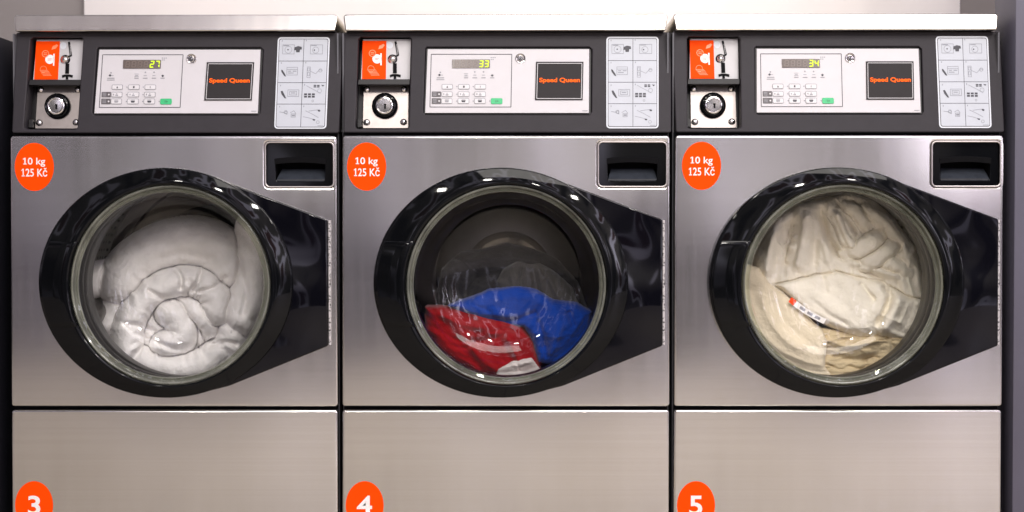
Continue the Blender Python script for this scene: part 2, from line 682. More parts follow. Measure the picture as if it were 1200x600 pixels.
# --- front steel panels
pan = plate('front_panel', [[(x, z) for x, z in [W(px, py, -.006) for px, py in rr(401.0, 159, 785.0, 476.4, 3.5)]],
                            [(GX+119*S*math.cos(2*PI*k/72), GZ+119*S*math.sin(2*PI*k/72)) for k in range(72)],
                            [W(px, py, -.006) for px, py in rr(700.6, 165.6, 782, 219.6, 5)]],
            -.006, .014, M['steel'], root, bevel=.0042, raw=True)
dzb = .10
lo = rr(401.0, 480.2, 784.6, 600, 3.5)
lo = [(x, z) for x, z in [W(px, py, -.006) for px, py in lo]]
lo = [(x, z if z > .2 else z-.0) for x, z in lo]
zmin = min(z for x, z in lo)
lo = [(x, dzb+(z-zmin)) if z < zmin+.02 else (x, z) for x, z in lo]
low = plate('lower_panel', [lo], -.006, .014, M['steel'], root, bevel=.0045, raw=True)
box_mesh('plinth', -HALF+.004, HALF-.004, .03, .6, 0, .095, M['darkgap'], root)

# --- handle well with pull ramp
hw = plate('dispenser_well', [rr(701.5, 166.5, 781, 218.3, 5), rr(712.2, 187.4, 770.0, 212.0, 2.5)], .001, .006, M['gloss'], root, bevel=.0015)
plate('well_rim', [rr(700.2, 165.4, 782.3, 219.8, 6), rr(702.1, 167.2, 780.4, 217.8, 4.5)], -.0085, -.0045, M['rim'], hw, bevel=.0012)
# pocket: black box behind the opening, ramp inside
x0, z1 = W(711, 186, .006); x1, z0 = W(771, 213, .006)
bm = bmesh.new()
P = [(x0, .0065, z0), (x1, .0065, z0), (x1, .0065, z1), (x0, .0065, z1), (x0+.004, .05, z0+.006), (x1-.004, .05, z0+.006), (x1-.004, .05, z1), (x0+.004, .05, z1)]
bv = [bm.verts.new(p) for p in P]
for f in ((0, 1, 5, 4), (1, 2, 6, 5), (2, 3, 7, 6), (3, 0, 4, 7), (4, 5, 6, 7)):
    bm.faces.new([bv[i] for i in f])
me = bpy.data.meshes.new('p'); bm.to_mesh(me); bm.free()
add('pocket', me, M['darkgap'], hw)
a = W(712.5, 210.0, .004); b = W(770, 210.0, .004); c = W(766.5, 197.5, .030); d = W(716.0, 197.5, .030)
bm = bmesh.new()
P = [(a[0], .004, a[1]), (b[0], .004, b[1]), (c[0], .030, c[1]), (d[0], .030, d[1])]
bv = [bm.verts.new(p) for p in P]
lowv = [bm.verts.new((p[0], p[1]+.001, p[2]-.004)) for p in P]
bm.faces.new(bv)
bm.faces.new(lowv[::-1])
for i in range(4):
    j = (i+1) % 4
    bm.faces.new([bv[j], bv[i], lowv[i], lowv[j]])
bmesh.ops.recalc_face_normals(bm, faces=bm.faces)
bmesh.ops.bevel(bm, geom=bm.edges[:], offset=.0007, segments=2, affect='EDGES')
me = bpy.data.meshes.new('pull'); bm.to_mesh(me); bm.free()
M['pull'] = principled('pull_plastic', (0.035, 0.04, 0.05), 0.16, coat=0.5, noise=0.15, nscale=60)
add('pull_lip', me, M['pull'], hw)
bm = bmesh.new()     # the curved hood over the pocket
n = 14
hood = []
for i in range(n+1):
    t = i/n
    px = 711+60.5*t
    bow = 2.2*(1-(2*t-1)**2)
    xx, za = W(px, 188.5-bow, -.001); _, zb_ = W(px, 193.5-bow, .004)
    _, zc = W(px, 187.0-bow-1.5, .001)
    hood.append([bm.verts.new((xx, .001, zc)), bm.verts.new((xx, -.0012, zc-.0012)), bm.verts.new((xx, .001, zb_+.002)), bm.verts.new((xx, .02, zb_+.004))])
for i in range(n):
    for k in range(3):
        bm.faces.new([hood[i][k], hood[i][k+1], hood[i+1][k+1], hood[i+1][k]])
bmesh.ops.recalc_face_normals(bm, faces=bm.faces)
me = bpy.data.meshes.new('hood'); bm.to_mesh(me); bm.free()
add('hood', me, M['darkgap'], hw)

# --- door
door_pts = [(593.3+140*math.cos(a_), 331+122*math.sin(a_)) for a_ in [math.radians(82+196*k/40) for k in range(41)]] + [(625, 205.0), (640, 206.5), (660, 213.4), (775.2, 256.6), (776.6, 258.5), (776.6, 403.5), (775.2, 406), (660, 452.3), (640, 457.5), (625, 458.5)]
EX, EY, ERX, ERY = 587.0, 331.0, 148.6, 134.3
ecx, ecz = W(EX, EY, -.02)
erx, erz = ERX*S*0.9933, ERY*S*0.9933
IR = 115.5*S


def ring_pt(theta, t):
    ox, oz = ecx+erx*math.cos(theta), ecz+erz*math.sin(theta)
    ix, iz = GX+IR*math.cos(theta), GZ+IR*math.sin(theta)
    return (ox+(ix-ox)*t, oz+(iz-oz)*t)


PROF = [(0, -.0065), (0, -.028), (.004, -.0318), (.011, -.0342), (.022, -.0358), (.04, -.0367), (.10, -.0376), (.3, -.0402), (.5, -.0428), (.7, -.045), (.84, -.0462), (.91, -.0462), (.96, -.0450), (.99, -.042), (1, -.037), (1, -.006)]


def ring_y(t):
    t = min(max(t, 0), 1)
    for (ta, ya), (tb, yb) in zip(PROF[1:-1], PROF[2:-1]):
        if ta <= t <= tb and tb > ta:
            return ya+(yb-ya)*(t-ta)/(tb-ta)
    return -.037


def fring(u, v):
    th = 2*PI*u
    i = v*(len(PROF)-1)
    t, y = PROF[int(round(i))]
    x, z = ring_pt(th, t)
    return (x, y, z)


door = plate('door', [door_pts, ell(593.3, 334, 118)], -.030, -.007, M['wing'], root, bevel=.0032)
for v in door.data.vertices:       # the wing plate bows gently
    if v.co.y < -.02:
        k = (v.co.x-GX)/(180*S)
        if k > .5:
            v.co.y += 0.0
grid_solid('door_ring', fring, 160, len(PROF), M['gloss'], door, closed_u=True)
plate('edge_strip', [rr(776.6, 258, 779.2, 404.5, .8)], -.022, -.0065, M['strip'], door, bevel=.0004)


# grip block on the left of the ring, between two level cuts
def t_of(x, z):
    lo_, hi = 0.0, 1.0
    # invert along the ray from the glass centre
    th = math.atan2(z-GZ, x-GX)
    for _ in range(3):
        ox, oz = ring_pt(th, 0)
        ix, iz = ring_pt(th, 1)
        dx, dz = ix-ox, iz-oz
        t = ((x-ox)*dx+(z-oz)*dz)/(dx*dx+dz*dz)
        mx_, mz_ = ring_pt(th, t)
        th += math.asin(max(-1, min(1, ((mx_-GX)*(z-mz_)-(mz_-GZ)*(x-mx_))/((mx_-GX)**2+(mz_-GZ)**2))))
    return t


zg1, zg0 = W(450, 282.8, -.045)[1], W(450, 383, -.045)[1]


def grip_edges(z):
    xo = ecx-erx*math.sqrt(max(0, 1-((z-ecz)/erz)**2))
    xi = GX-math.sqrt(IR*IR-(z-GZ)**2)
    return xo+.004, xi-.0015


bm = bmesh.new()
nu, nv = 26, 30
G = []
for j in range(nv):
    z = zg0+(zg1-zg0)*j/(nv-1)
    xo, xi = grip_edges(z)
    row = []
    for i in range(nu):
        s = i/(nu-1)
        x = xo+(xi-xo)*s
        y = ring_y(t_of(x, z))-.0035
        if i in (0, nu-1): y += .003
        if j in (0, nv-1): y += .0022
        row.append(bm.verts.new((x, y, z)))
    G.append(row)
for j in range(nv-1):
    for i in range(nu-1):
        bm.faces.new([G[j][i], G[j][i+1], G[j+1][i+1], G[j+1][i]])
edge = [e for e in bm.edges if e.is_boundary]
r = bmesh.ops.extrude_edge_only(bm, edges=edge)
for v in [g for g in r['geom'] if isinstance(g, bmesh.types.BMVert)]:
    v.co.y += .012
bmesh.ops.recalc_face_normals(bm, faces=bm.faces)
me = bpy.data.meshes.new('grip'); bm.to_mesh(me); bm.free()
add('door_grip', me, M['gloss'], door, smooth=50)

# glass: thick greenish rim and a bowl that reaches into the drum
rim = lathe('glass_rim', [(115.3, -.030), (115.4, -.038), (114.8, -.0425), (113.6, -.0438), (112.4, -.0425), (111.9, -.038), (111.6, -.033), (108.9, -.031), (108.7, -.0365), (108.1, -.038), (107.4, -.0365), (107.2, -.033)], GC, M['glassrim'], door)
BOWL = [(110.5, -.036), (107.4, -.034), (106.0, -.026), (105.4, -.016), (104.0, -.013), (103.2, -.004), (102.6, .015), (101.6, .035), (100.0, .052), (97.6, .066), (94.0, .077), (88.0, .086), (80.0, .092), (76.0, .0955), (70.0, .0985), (55, .104), (35, .108), (15, .110), (0.001, .1103)]
lathe('glass_bowl', BOWL, GC, M['glass'], door, segs=160)
lathe('door_seal', [(117.5, -.02), (116.0, -.012), (112.0, -.006), (109.5, .0), (108.5, .008), (109.5, .014), (113, .018), (112.5, .028), (109.8, .034), (109.5, .044), (110.5, .052), (110, .06), (112, .092), (118, .098), (128, .102), (152, .104)], GC, M['rubber'], root)

# --- drum
br = 150
drum = lathe('drum', [(128, .107), (140, .106), (147, .109), (150, .118), (150, .40), (146, .412)], GC, M['drum'], root)
bp = lathe('drum_back', [(146, .412), (128, .416), (124, .408), (96, .404), (92, .410), (60, .412), (56, .404), (52, .402)], GC, M['backsteel'], drum, segs=96)
M['hubsheen'] = principled('drum_hub_sheen', (0.62, 0.60, 0.58), 0.24, 1.0, noise=0.08, nscale=30)  # paler than the drum back: reflected sheen put into its colour
lathe('drum_hub_sheen', [(52, .402), (48, .397), (30, .396), (26, .388), (12, .384), (0.001, .383)], GC, M['hubsheen'], drum, segs=96)
for k in range(3):
    a = math.radians(78+120*k)
    bm = bmesh.new()
    rows = []
    for j in range(9):
        y = .125+.265*j/8
        taper = math.sin(PI*min(1, max(.12, j/8*1.0+.1))) if j in (0, 8) else 1
        row = []
        for i in range(9):
            s = -1+2*i/8
            hgt = (1-s*s)**.8*30*S*taper
            ang = a+s*.17
            rad = 150*S-.001-hgt
            row.append(bm.verts.new((GX+rad*math.cos(ang), y, GZ+rad*math.sin(ang))))
        rows.append(row)
    for j in range(8):
        for i in range(8):
            bm.faces.new([rows[j][i], rows[j][i+1], rows[j+1][i+1], rows[j+1][i]])
    for row in (rows[0], rows[-1]):
        bm.faces.new(row)
    bmesh.ops.recalc_face_normals(bm, faces=bm.faces)
    me = bpy.data.meshes.new('lifter'); bm.to_mesh(me); bm.free()
    add('lifter', me, M['backsteel'], drum, smooth=50)

# --- control panel housing
def q2(x, y): return (590+x/4.614, 30+y/4.614)
def q1(x, y): return (400+x/4.615, 30+y/4.615)


cp = plate('control_panel', [rr(402.6, 37.6, 786.6, 155.2, 2.5), [(420, 46), (422.4, 43.2), (479.6, 43.2), (482, 46), (479.2, 148.5), (477, 151), (418, 151), (416.2, 148.5)],
                             [(500.4, 55.0), (690.5, 55.0), (694, 58.0), (693.2, 131.0), (690.5, 134.6), (498.6, 134.6), (496.0, 131.5), (498.6, 57)]],
           0.0, .044, M['housing'], root, bevel=.0022, leaning=True)
plate('panel_backing', [rr(403.5, 39, 785.5, 154.2)], .0445, .052, M['recess'], cp, leaning=True)
# dark groove lip round the faceplate
plate('faceplate_groove', [[(499.8, 55.6), (692.8, 55.6), (692.2, 134.0), (496.8, 134.0)]], .006, .012, M['recess'], cp, leaning=True)

fp = plate('faceplate', [[(501.2, 57.6), (690.5, 57.6), (690.2, 132.4), (498.2, 132.4)]], .0022, .0058, M['white'], root, bevel=.0006, leaning=True)
o1 = .0018
ink = Ink(o1)
ink.pline([(505.4, 63.6), (599.8, 63.6), (598.8, 125.4), (503.8, 125.4)], .8, 0, closed=True)
# little legends
for cx, cy in ((516, 84.8), (556.4, 84.2), (566.6, 84.2)):
    ink.disc(cx, cy, 1.0, 1, 10)
for cx, cy in ((515, 87.8), (576.8, 88.4)):
    ink.disc(cx, cy, 1.3, 2, 10)
for cx, w in ((516.2, 8.5), (546.2, 5), (556.4, 5.5), (566.6, 5), (576.8, 5)):
    ink.rect(cx-w/2, 90.6, cx+w/2, 91.7, 1)
    ink.rect(cx-w*.35, 87.7, cx+w*.35, 88.3, 3)
ink.rect(511.5, 92.8, 520.8, 93.8, 1)
ink.rect(543.6, 86, 548.8, 86.4, 3); ink.rect(543.6, 88.9, 548.8, 89.3, 3)
for cy in (101.5, 110.4, 118.4):
    for cx in (534.2, 553.4):
        ink.disc(cx+1.2, cy, .7, 3, 8)
ink.disc(574, 118.4, .7, 3, 8)
ink.rect(682.5, 129.3, 688.5, 130.3, 1)
for k in range(5):
    ink.rect(575+(k % 3)*2.2, 67+(k//3)*2.2, 576.4+(k % 3)*2.2, 68+(k//3)*2.2, 3)
# display legends etc. printed
leg = ink.build('l', [M['ink'], M['greyink'], M['ink'], M['paleink']], None)
fp = join('faceplate', [fp, leg], root)

plate('display_window', [rr(529.8, 69.6, 574.2, 79.8, .6)], .0008, .0024, M['display'], fp, bevel=.0003, leaning=True)


def seg_digit(ink, x, y, w, h, ch, mi=0, sl=0.09, t=1.5):
    on = {'2': 'abged', '7': 'abc', '3': 'abgcd', '4': 'fgbc', '8': 'abcdefg'}[ch]
    g = .28

    def P(u, v):
        return (x+u+(h-v)*sl, y+v)
    hh = h/2
    sg = {'a': [(g, 0), (w-g, 0), (w-t, t), (t, t)],
          'd': [(t, h-t), (w-t, h-t), (w-g, h), (g, h)],
          'g': [(g, hh), (t*.7, hh-t/2), (w-t*.7, hh-t/2), (w-g, hh), (w-t*.7, hh+t/2), (t*.7, hh+t/2)],
          'f': [(0, g), (t, t+g*.3), (t, hh-t/2-g*.2), (0, hh-g)],
          'e': [(0, hh+g), (t, hh+t/2+g*.2), (t, h-t-g*.3), (0, h-g)],
          'b': [(w, g), (w, hh-g), (w-t, hh-t/2-g*.2), (w-t, t+g*.3)],
          'c': [(w, hh+g), (w, h-g), (w-t, h-t-g*.3), (w-t, hh+t/2+g*.2)]}
    for s_ in on:
        ink.poly([P(*p) for p in sg[s_]], mi)


ink = Ink(.0005)
for i in range(4):
    seg_digit(ink, 532.5+i*7.2, 70.9, 5, 7.6, '8', t=1.0)
ink.build('unlit_digits', [M['displayghost']], fp)


def key(x0, y0, x1, y1, mface, medge, g, name='key'):
    a = plate('k', [rr(x0, y0, x1, y1, 1.4, 4)], .0012, .0021, medge, leaning=True)
    b = plate('k', [rr(x0+.65, y0+.65, x1-.65, y1-.65, 1.0, 4)], .0008, .0014, mface, leaning=True)
    return join(name, [a, b, g], fp)


kx = [(517.6, 530.6), (536.8, 550.4), (556.2, 569.6)]
ky = [(98.6, 104.6), (107.2, 113.4), (115.1, 121.6)]
for r_, (ya, yb) in enumerate(ky):
    for c_, (xa, xb) in enumerate(kx):
        glyph = Ink(.0006)
        cx, cy = (xa+xb)/2-r_*.25, (ya+yb)/2
        if r_ == 0:
            if c_ == 0: glyph.poly([(cx-1, cy+1.3), (cx, cy-1.4), (cx+1, cy+1.3)], 0)
            elif c_ == 1: glyph.rect(cx-.9, cy-1.2, cx+.9, cy+1.2, 0)
            else: glyph.rect(cx-.5, cy-1.2, cx+.5, cy+1.2, 1)
        elif r_ == 1:
            glyph.rect(cx-1.6, cy+.2, cx+1.6, cy+1.6, 1); glyph.rect(cx-.6, cy-1.4, cx+.6, cy-.2, 1)
            glyph.rect(cx-4.4, cy-1, cx-3.2, cy+1, 1)
        else:
            glyph.poly([(cx-2.6, cy-.8), (cx+2.6, cy-.8), (cx+1.8, cy+1.4), (cx-1.8, cy+1.4)], 0 if c_ else 1)
            glyph.rect(cx-2.2, cy-1.9, cx+2.2, cy-1.3, 1)
        key(xa-r_*.25, ya, xb-r_*.25, yb, M['keyface'], M['greyink'], glyph.build('g', [M['ink'], M['greyink']], None))
for (ya, yb) in ky[1:]:
    b_ = plate('selector_label', [rr(506.0, ya, 516.8, yb, .5)], .0012, .0021, M['greylabel'], fp, leaning=True)
ink = Ink(.0010)
for (ya, yb) in ky[1:]:
    ym = (ya+yb)/2
    ink.disc(514.6, ym, 1.0, 0, 10)
    for k in range(3):
        ink.rect(507.2, ya+1.2+k*1.6, 511.5, ya+1.9+k*1.6, 1)
ink.build('selector_marks', [M['keyface'], M['greyink']], fp)
plate('start_key', [rr(575.2, 115.0, 588.8, 121.8, 1.5)], .0006, .0021, M['green'], fp, bevel=.0004, leaning=True)
ink = Ink(.0003)
ink.rect(580.6, 117.2, 581.6, 119.8); ink.poly([(582.4, 117.1), (584.6, 118.5), (582.4, 119.9)])
ink.build('start_symbol', [principled('dark_green', (0.0, 0.2, 0.07), .4, noise=.05)], fp)

# round service lock
lc = WT(609.9, 68.6, 0)
ly = lean(lc[1])
sl = lathe('service_lock', [(6.0, ly+.0022), (6.0, ly+.0002), (5.2, ly-.0012), (4.2, ly-.0008), (3.9, ly+.0004), (3.6, ly-.0016), (3.0, ly-.0026), (0.001, ly-.0030)], lc, M['chrome'], fp, segs=40)
ink = Ink(-.0036)
ink.ring(609.9, 68.6, 2.6, .8, 0); ink.rect(609.4, 66.5, 610.4, 70.0, 0)
ink.build('lock_slot', [M['ink']], fp)

# badge
bd = plate('badge', [[(628.2, 72.3), (683.8, 72.3), (682.8, 117.2), (626.9, 117.2)]], .0004, .0021, M['screen'], fp, bevel=.0003, leaning=True)
ink = Ink(.0001)
ink.pline([(630.1, 74.2), (682.0, 74.2), (681.2, 115.4), (629.0, 115.4)], .7, 0, closed=True)
ink.build('badge_border', [M['greyplate']], fp)
text('badge_lettering', 'Speed Queen', (632.0, 91.1, 679.6, 97.9), .0000, M['orange_badge'], fp, leaning=True, weight=0.035)

# instruction sheet
isd = plate('instruction_sticker', [[(x, y) for x, y in rr(710.6, 43, 771.8, 150.4, 4)]], -.0007, -.0001, M['stickeredge'], root, leaning=True)
plate('printed_area', [rr(712.2, 44.8, 770.2, 148.8, 2.6)], -.0011, -.0008, M['ink'], isd, leaning=True)
plate('paper', [rr(712.9, 45.5, 769.5, 148.1, 2.2)], -.0015, -.0012, M['sticker'], isd, leaning=True)
ink = Ink(-.0018)
ink.line(q2(700, 70), q2(700, 545), .55, 0)
for yy in (189, 306, 422):
    ink.line(q2(566, yy), q2(828, yy), .55, 0)
Q = q2
def fr(x0, y0, x1, y1, mi=1, w=.5):
    a_, b_ = Q(x0, y0), Q(x1, y1)
    ink.frame(a_[0], a_[1], b_[0], b_[1], w, mi)
def rc(x0, y0, x1, y1, mi=0):
    a_, b_ = Q(x0, y0), Q(x1, y1)
    ink.rect(a_[0], a_[1], b_[0], b_[1], mi)
def ci(x, y, r, mi=1, w=.45):
    a_ = Q(x, y); ink.ring(a_[0], a_[1], r/4.614, w, mi, 16)
def dc(x, y, r, mi=0):
    a_ = Q(x, y); ink.disc(a_[0], a_[1], r/4.614, mi, 10)
def pl(pts, w=.5, mi=1):
    ink.pline([Q(*p) for p in pts], w, mi)
def pg(pts, mi=0):
    ink.poly([Q(*p) for p in pts], mi)
fr(585, 100, 650, 152); ci(617, 128, 20); dc(615, 128, 4); rc(590, 104, 620, 108, 1)
pg([(650, 115), (668, 108), (688, 112), (690, 126), (680, 128), (678, 142), (660, 142), (658, 130), (648, 132)])
fr(735, 100, 803, 152); ci(765, 130, 18); dc(758, 130, 4); rc(740, 104, 770, 107, 1)
pg([(582, 236), (590, 238), (606, 262), (610, 274), (600, 270), (584, 248)])
fr(612, 222, 672, 266); pl([(612, 235), (672, 235)]); rc(620, 242, 636, 246, 1); rc(645, 242, 665, 246, 1); rc(620, 252, 650, 256, 1)
fr(722, 220, 742, 280); fr(725, 226, 738, 244); fr(725, 250, 738, 270); pl([(742, 245), (770, 258), (790, 236), (806, 240)]); ci(795, 240, 10)
pg([(584, 352), (594, 350), (606, 372), (616, 392), (606, 390), (590, 370)])
fr(622, 344, 684, 382); fr(632, 352, 672, 374); rc(640, 360, 664, 364, 1)
for k in range(3):
    for j in range(2):
        rc(712+k*21, 364+j*13, 728+k*21, 374+j*13)
for k in range(2):
    for j in range(2):
        rc(762+k*18, 318+j*8, 776+k*18, 324+j*8)
pg([(802, 318), (820, 320), (812, 328)])
pl([(722, 322), (745, 335), (775, 350), (800, 365)], .45, 1); ci(760, 405, 6); ci(795, 350, 12)
pl([(582, 464), (606, 468), (622, 458), (624, 478), (606, 468)], .6, 1); ci(616, 466, 10)
fr(645, 474, 670, 494); rc(650, 480, 666, 488, 1); pl([(640, 470), (660, 458), (672, 474)], .5, 1)
pl([(722, 458), (760, 476), (795, 496)], .5, 1); pl([(710, 490), (740, 496), (768, 505)], .5, 1); pl([(740, 460), (800, 452)], .5, 1)
pg([(788, 454), (804, 455), (802, 463), (792, 462)]); pg([(762, 502), (778, 505), (776, 512), (766, 511)]); ci(792, 520, 9)
for (x, y) in ((582, 80), (712, 78), (582, 200), (714, 198), (582, 322), (713, 318), (582, 436), (713, 434)):
    rc(x-2, y-4, x+2, y+4, 1)
rc(792, 538, 822, 541, 1)
ink.build('pictograms', [M['ink'], M['paleink']], isd)

# --- coin slot plate (upper) and keyed plate (lower)
cs = plate('coin_slot_plate', [[(425.6, 46.0), (481.5, 46.0), (480.2, 93.5), (423.0, 93.5)]], .016, .0185, M['greyplate'], root, leaning=True)
plate('divider_bar', [[(420, 92.8), (480.5, 92.8), (480, 99.2), (419, 99.2)]], .006, .040, M['recess'], cp, bevel=.001, leaning=True)
plate('orange_sticker', [[(425.0, 47.8), (452.8, 47.8), (452.2, 92.6), (424.2, 92.6)]], .0152, .0158, M['orange'], cs, leaning=True)
ink = Ink(.0148)
cx, cy = q1(193, 180)
ink.disc(cx, cy, 5.4, 0, 24)
ink.rect(cx+3.9, cy-6.5, cx+5.5, cy+7.5, 0)
ink.ring(*q1(168, 150), 4.2, .8, 1)
ink.rect(*q1(158, 143), *q1(178, 147), 1); ink.rect(*q1(158, 152), *q1(178, 156), 1)
ink.ring(*q1(160, 234), 4.0, .5, 1)
for k in range(5):
    ink.rect(*q1(140+k*5, 238+k*7), *q1(186+k*5, 241+k*7), 1)
ink.poly([q1(205, 110), q1(228, 98), q1(235, 106), q1(222, 122), q1(200, 128)], 1)
ink.rect(*q1(182, 176), *q1(204, 179), 2); ink.rect(*q1(182, 183), *q1(200, 186), 2)
ink.build('sticker_print', [M['vinylwhite'], M['paleorange'], M['orange']], cs)
ink = Ink(.0156)
ink.disc(*q1(262, 106), 4.0, 0, 20)
ink.build('small_round_sticker', [M['stickeredge']], cs)
# lever, button and slot
ink = Ink(.0148)
ink.poly([q1(287, 86), q1(298, 84), q1(313, 160), q1(302, 168)], 0)
ink.poly([q1(296, 100), q1(301, 100), q1(308, 156), q1(303, 158)], 1)
ink.rect(*q1(279, 203), *q1(300, 258), 0)
ink.poly([q1(262, 266), q1(278, 262), q1(304, 262), q1(322, 266), q1(320, 280), q1(300, 274), q1(280, 274), q1(264, 280)], 0)
ink.rect(*q1(283, 272), *q1(297, 288), 0)
ink.pline([q1(300, 162), q1(285, 168)], 1.6, 0)
ink.build('coin_slot', [M['darkgap'], M['greyplate']], cs)
cc = WT(*q1(277, 182), .015)
cyy = lean(cc[1])+.0158
lathe('return_button', [(5.0, cyy), (5.0, cyy-.002), (4.1, cyy-.0035), (3.9, cyy-.003), (3.6, cyy-.004), (2.6, cyy-.0062), (0.001, cyy-.0072)], cc, [M['chrome']], cs, segs=36)
b0 = lathe('button_bezel', [(5.7, cyy), (5.7, cyy-.0012), (4.9, cyy-.0016), (4.9, cyy)], cc, [M['darkgap']], cs, segs=36)

kp = plate('key_plate', [[(426.2, 99.8), (478.9, 99.8), (478.4, 150.2), (425.0, 150.2)]], .036, .0385, M['plate_steel'], root, bevel=.0005, leaning=True)
for (sx, sy) in ((137, 345), (341, 345), (137, 525), (337, 523)):
    p_ = q1(sx, sy)
    c_ = WT(*p_, .036)
    y_ = lean(c_[1])+.036
    a = lathe('s', [(4.1, y_+.0004), (4.1, y_-.0008), (3.7, y_-.0012), (3.4, y_-.0003)], c_, M['darkgap'], segs=24)
    b = lathe('s', [(3.3, y_), (3.3, y_-.0022), (2.9, y_-.0036), (1.8, y_-.0048), (0.001, y_-.0052)], c_, M['chrome'], segs=24)
    join('screw', [a, b], kp)
c_ = WT(450.9, 124.0, .03)
y_ = lean(c_[1])+.036
lathe('lock_collar', [(15.4, y_), (15.4, y_-.006), (14.6, y_-.010), (13.2, y_-.0115), (11.4, y_-.010), (10.8, y_-.003)], c_, M['gloss'], kp, segs=56)
lathe('lock_cylinder', [(10.7, y_-.002), (10.7, y_-.014), (10.0, y_-.0165), (8.8, y_-.0172), (8.2, y_-.0166), (7.6, y_-.0175), (0.001, y_-.0178)], c_, M['chrome'], kp, segs=56)
ink = Ink(.036-.0184)
ink.disc(451.2, 122.2, 1.5, 0, 12); ink.rect(450.2, 122.0, 452.2, 127.2, 0)
ink.build('keyhole', [M['darkgap']], kp)
# small bolt head and clip left of the plate
plate('side_clip', [rr(418.8, 139.5, 423.6, 149.0, .8)], .022, .036, M['recess'], cp, bevel=.0006, leaning=True)

# --- price sticker
ps = plate('price_sticker', [ell(429.6, 195.2, 22.9, 28.2)], -.0068, -.0061, M['orange'], root)
text('capacity_lettering', '10 kg', (416.6, 184.4, 442.6, 195.0), -.0069, M['vinylwhite'], ps, weight=0.012)
text('price_lettering', '125 Kč', (414.8, 196.4, 445.0, 206.6), -.0069, M['vinylwhite'], ps, weight=0.012)

# ------------------------------------------------------------------ the row of three
machines = {}
for m in (0, -1, 1):
    r0 = root if m == 0 else copy_tree(root)
    r0.location = (m*PITCH, 0, 0)
    machines[m] = r0
labels = {-1: 'stainless washing machine with number 3 sticker, white duvet tumbling inside, leftmost of the row',
          0: 'stainless washing machine with number 4 sticker, red and blue laundry inside, middle of the row',
          1: 'stainless washing machine with number 5 sticker, cream bedding filling its window, rightmost of the row'}
for c_ in children(machines[1]):           # this price sticker was stuck a little further right
    if c_.name.startswith('price_sticker'):
        c_.location = (.0035, 0, .0008)
bpy.context.view_layer.update()
for m, num, dig in ((-1, '3', '27'), (0, '4', '33'), (1, '5', '34')):
    r0 = machines[m]
    r0['label'] = labels[m]
    ns = plate('number_sticker', [ell(427.3, 592.3, 22.2, 28.3)], -.0068, -.0061, M['orange'], r0)
    wd = {'3': (420.4, 434.8), '4': (418.2, 436.0), '5': (419.5, 434.6)}[num]
    text('numeral', num, (wd[0], 580.8, wd[1], 603.5), -.0069, M['vinylwhite'], ns, weight=0.02)
    fpc = [c for c in children(r0) if c.name.startswith('faceplate')][0]
    ink = Ink(.0002)
    seg_digit(ink, 561.0, 70.6, 5.2, 8.2, dig[0], t=1.45)
    seg_digit(ink, 567.4, 70.6, 5.2, 8.2, dig[1], t=1.45)
    ink.build('lit_digits', [M['digit']], fpc)


# ------------------------------------------------------------------ laundry
def vnoise(x, y, seed=0):
    rs = np.random.RandomState(seed)
    T = rs.rand(256, 256)
    xi, yi = np.floor(x).astype(int), np.floor(y).astype(int)
    fx, fy = x-xi, y-yi
    fx = fx*fx*(3-2*fx); fy = fy*fy*(3-2*fy)
    a = T[xi % 256, yi % 256]; b = T[(xi+1) % 256, yi % 256]
    c = T[xi % 256, (yi+1) % 256]; d = T[(xi+1) % 256, (yi+1) % 256]
    return (a*(1-fx)+b*fx)*(1-fy)+(c*(1-fx)+d*fx)*fy


def fbm(x, y, sc, oct=4, seed=0):
    s = 0; a = 1; t = 0
    for k in range(oct):
        s = s+a*vnoise(x/sc*2**k+17*k, y/sc*2**k+9*k, seed+k)
        t += a; a *= .5
    return s/t-.5


def polydist(X, Y, pts):
    """distance to polyline, arc length at the nearest point, side"""
    best = np.full(X.shape, 1e9); arc = np.zeros(X.shape); side = np.zeros(X.shape)
    acc = 0
    for (ax, ay), (bx, by) in zip(pts, pts[1:]):
        dx, dy = bx-ax, by-ay
        L2 = dx*dx+dy*dy
        t = np.clip(((X-ax)*dx+(Y-ay)*dy)/L2, 0, 1)
        d = np.hypot(X-ax-t*dx, Y-ay-t*dy)
        w = d < best
        best = np.where(w, d, best)
        arc = np.where(w, acc+t*math.sqrt(L2), arc)
        side = np.where(w, np.sign(dx*(Y-ay)-dy*(X-ax)), side)
        acc += math.sqrt(L2)
    return best, arc, side


def smooth_path(pts, n=8):
    out = []
    P = [pts[0]]+list(pts)+[pts[-1]]
    for i in range(1, len(P)-2):
        p0, p1, p2, p3 = P[i-1], P[i], P[i+1], P[i+2]
        for k in range(n):
            t = k/n
            out.append(tuple(.5*((2*p1[c])+(-p0[c]+p2[c])*t+(2*p0[c]-5*p1[c]+4*p2[c]-p3[c])*t*t+(-p0[c]+3*p1[c]-3*p2[c]+p3[c])*t**3) for c in (0, 1)))
    out.append(tuple(pts[-1]))
    return out


def inside(X, Y, poly):
    """signed distance, positive inside"""
    c = np.zeros(X.shape, bool)
    n = len(poly)
    for i in range(n):
        x1, y1 = poly[i]; x2, y2 = poly[(i+1) % n]
        if y1 == y2: continue
        cond = ((y1 > Y) != (y2 > Y)) & (X < (x2-x1)*(Y-y1)/(y2-y1)+x1)
        c ^= cond
    d, _, _ = polydist(X, Y, list(poly)+[poly[0]])
    return np.where(c, d, -d)


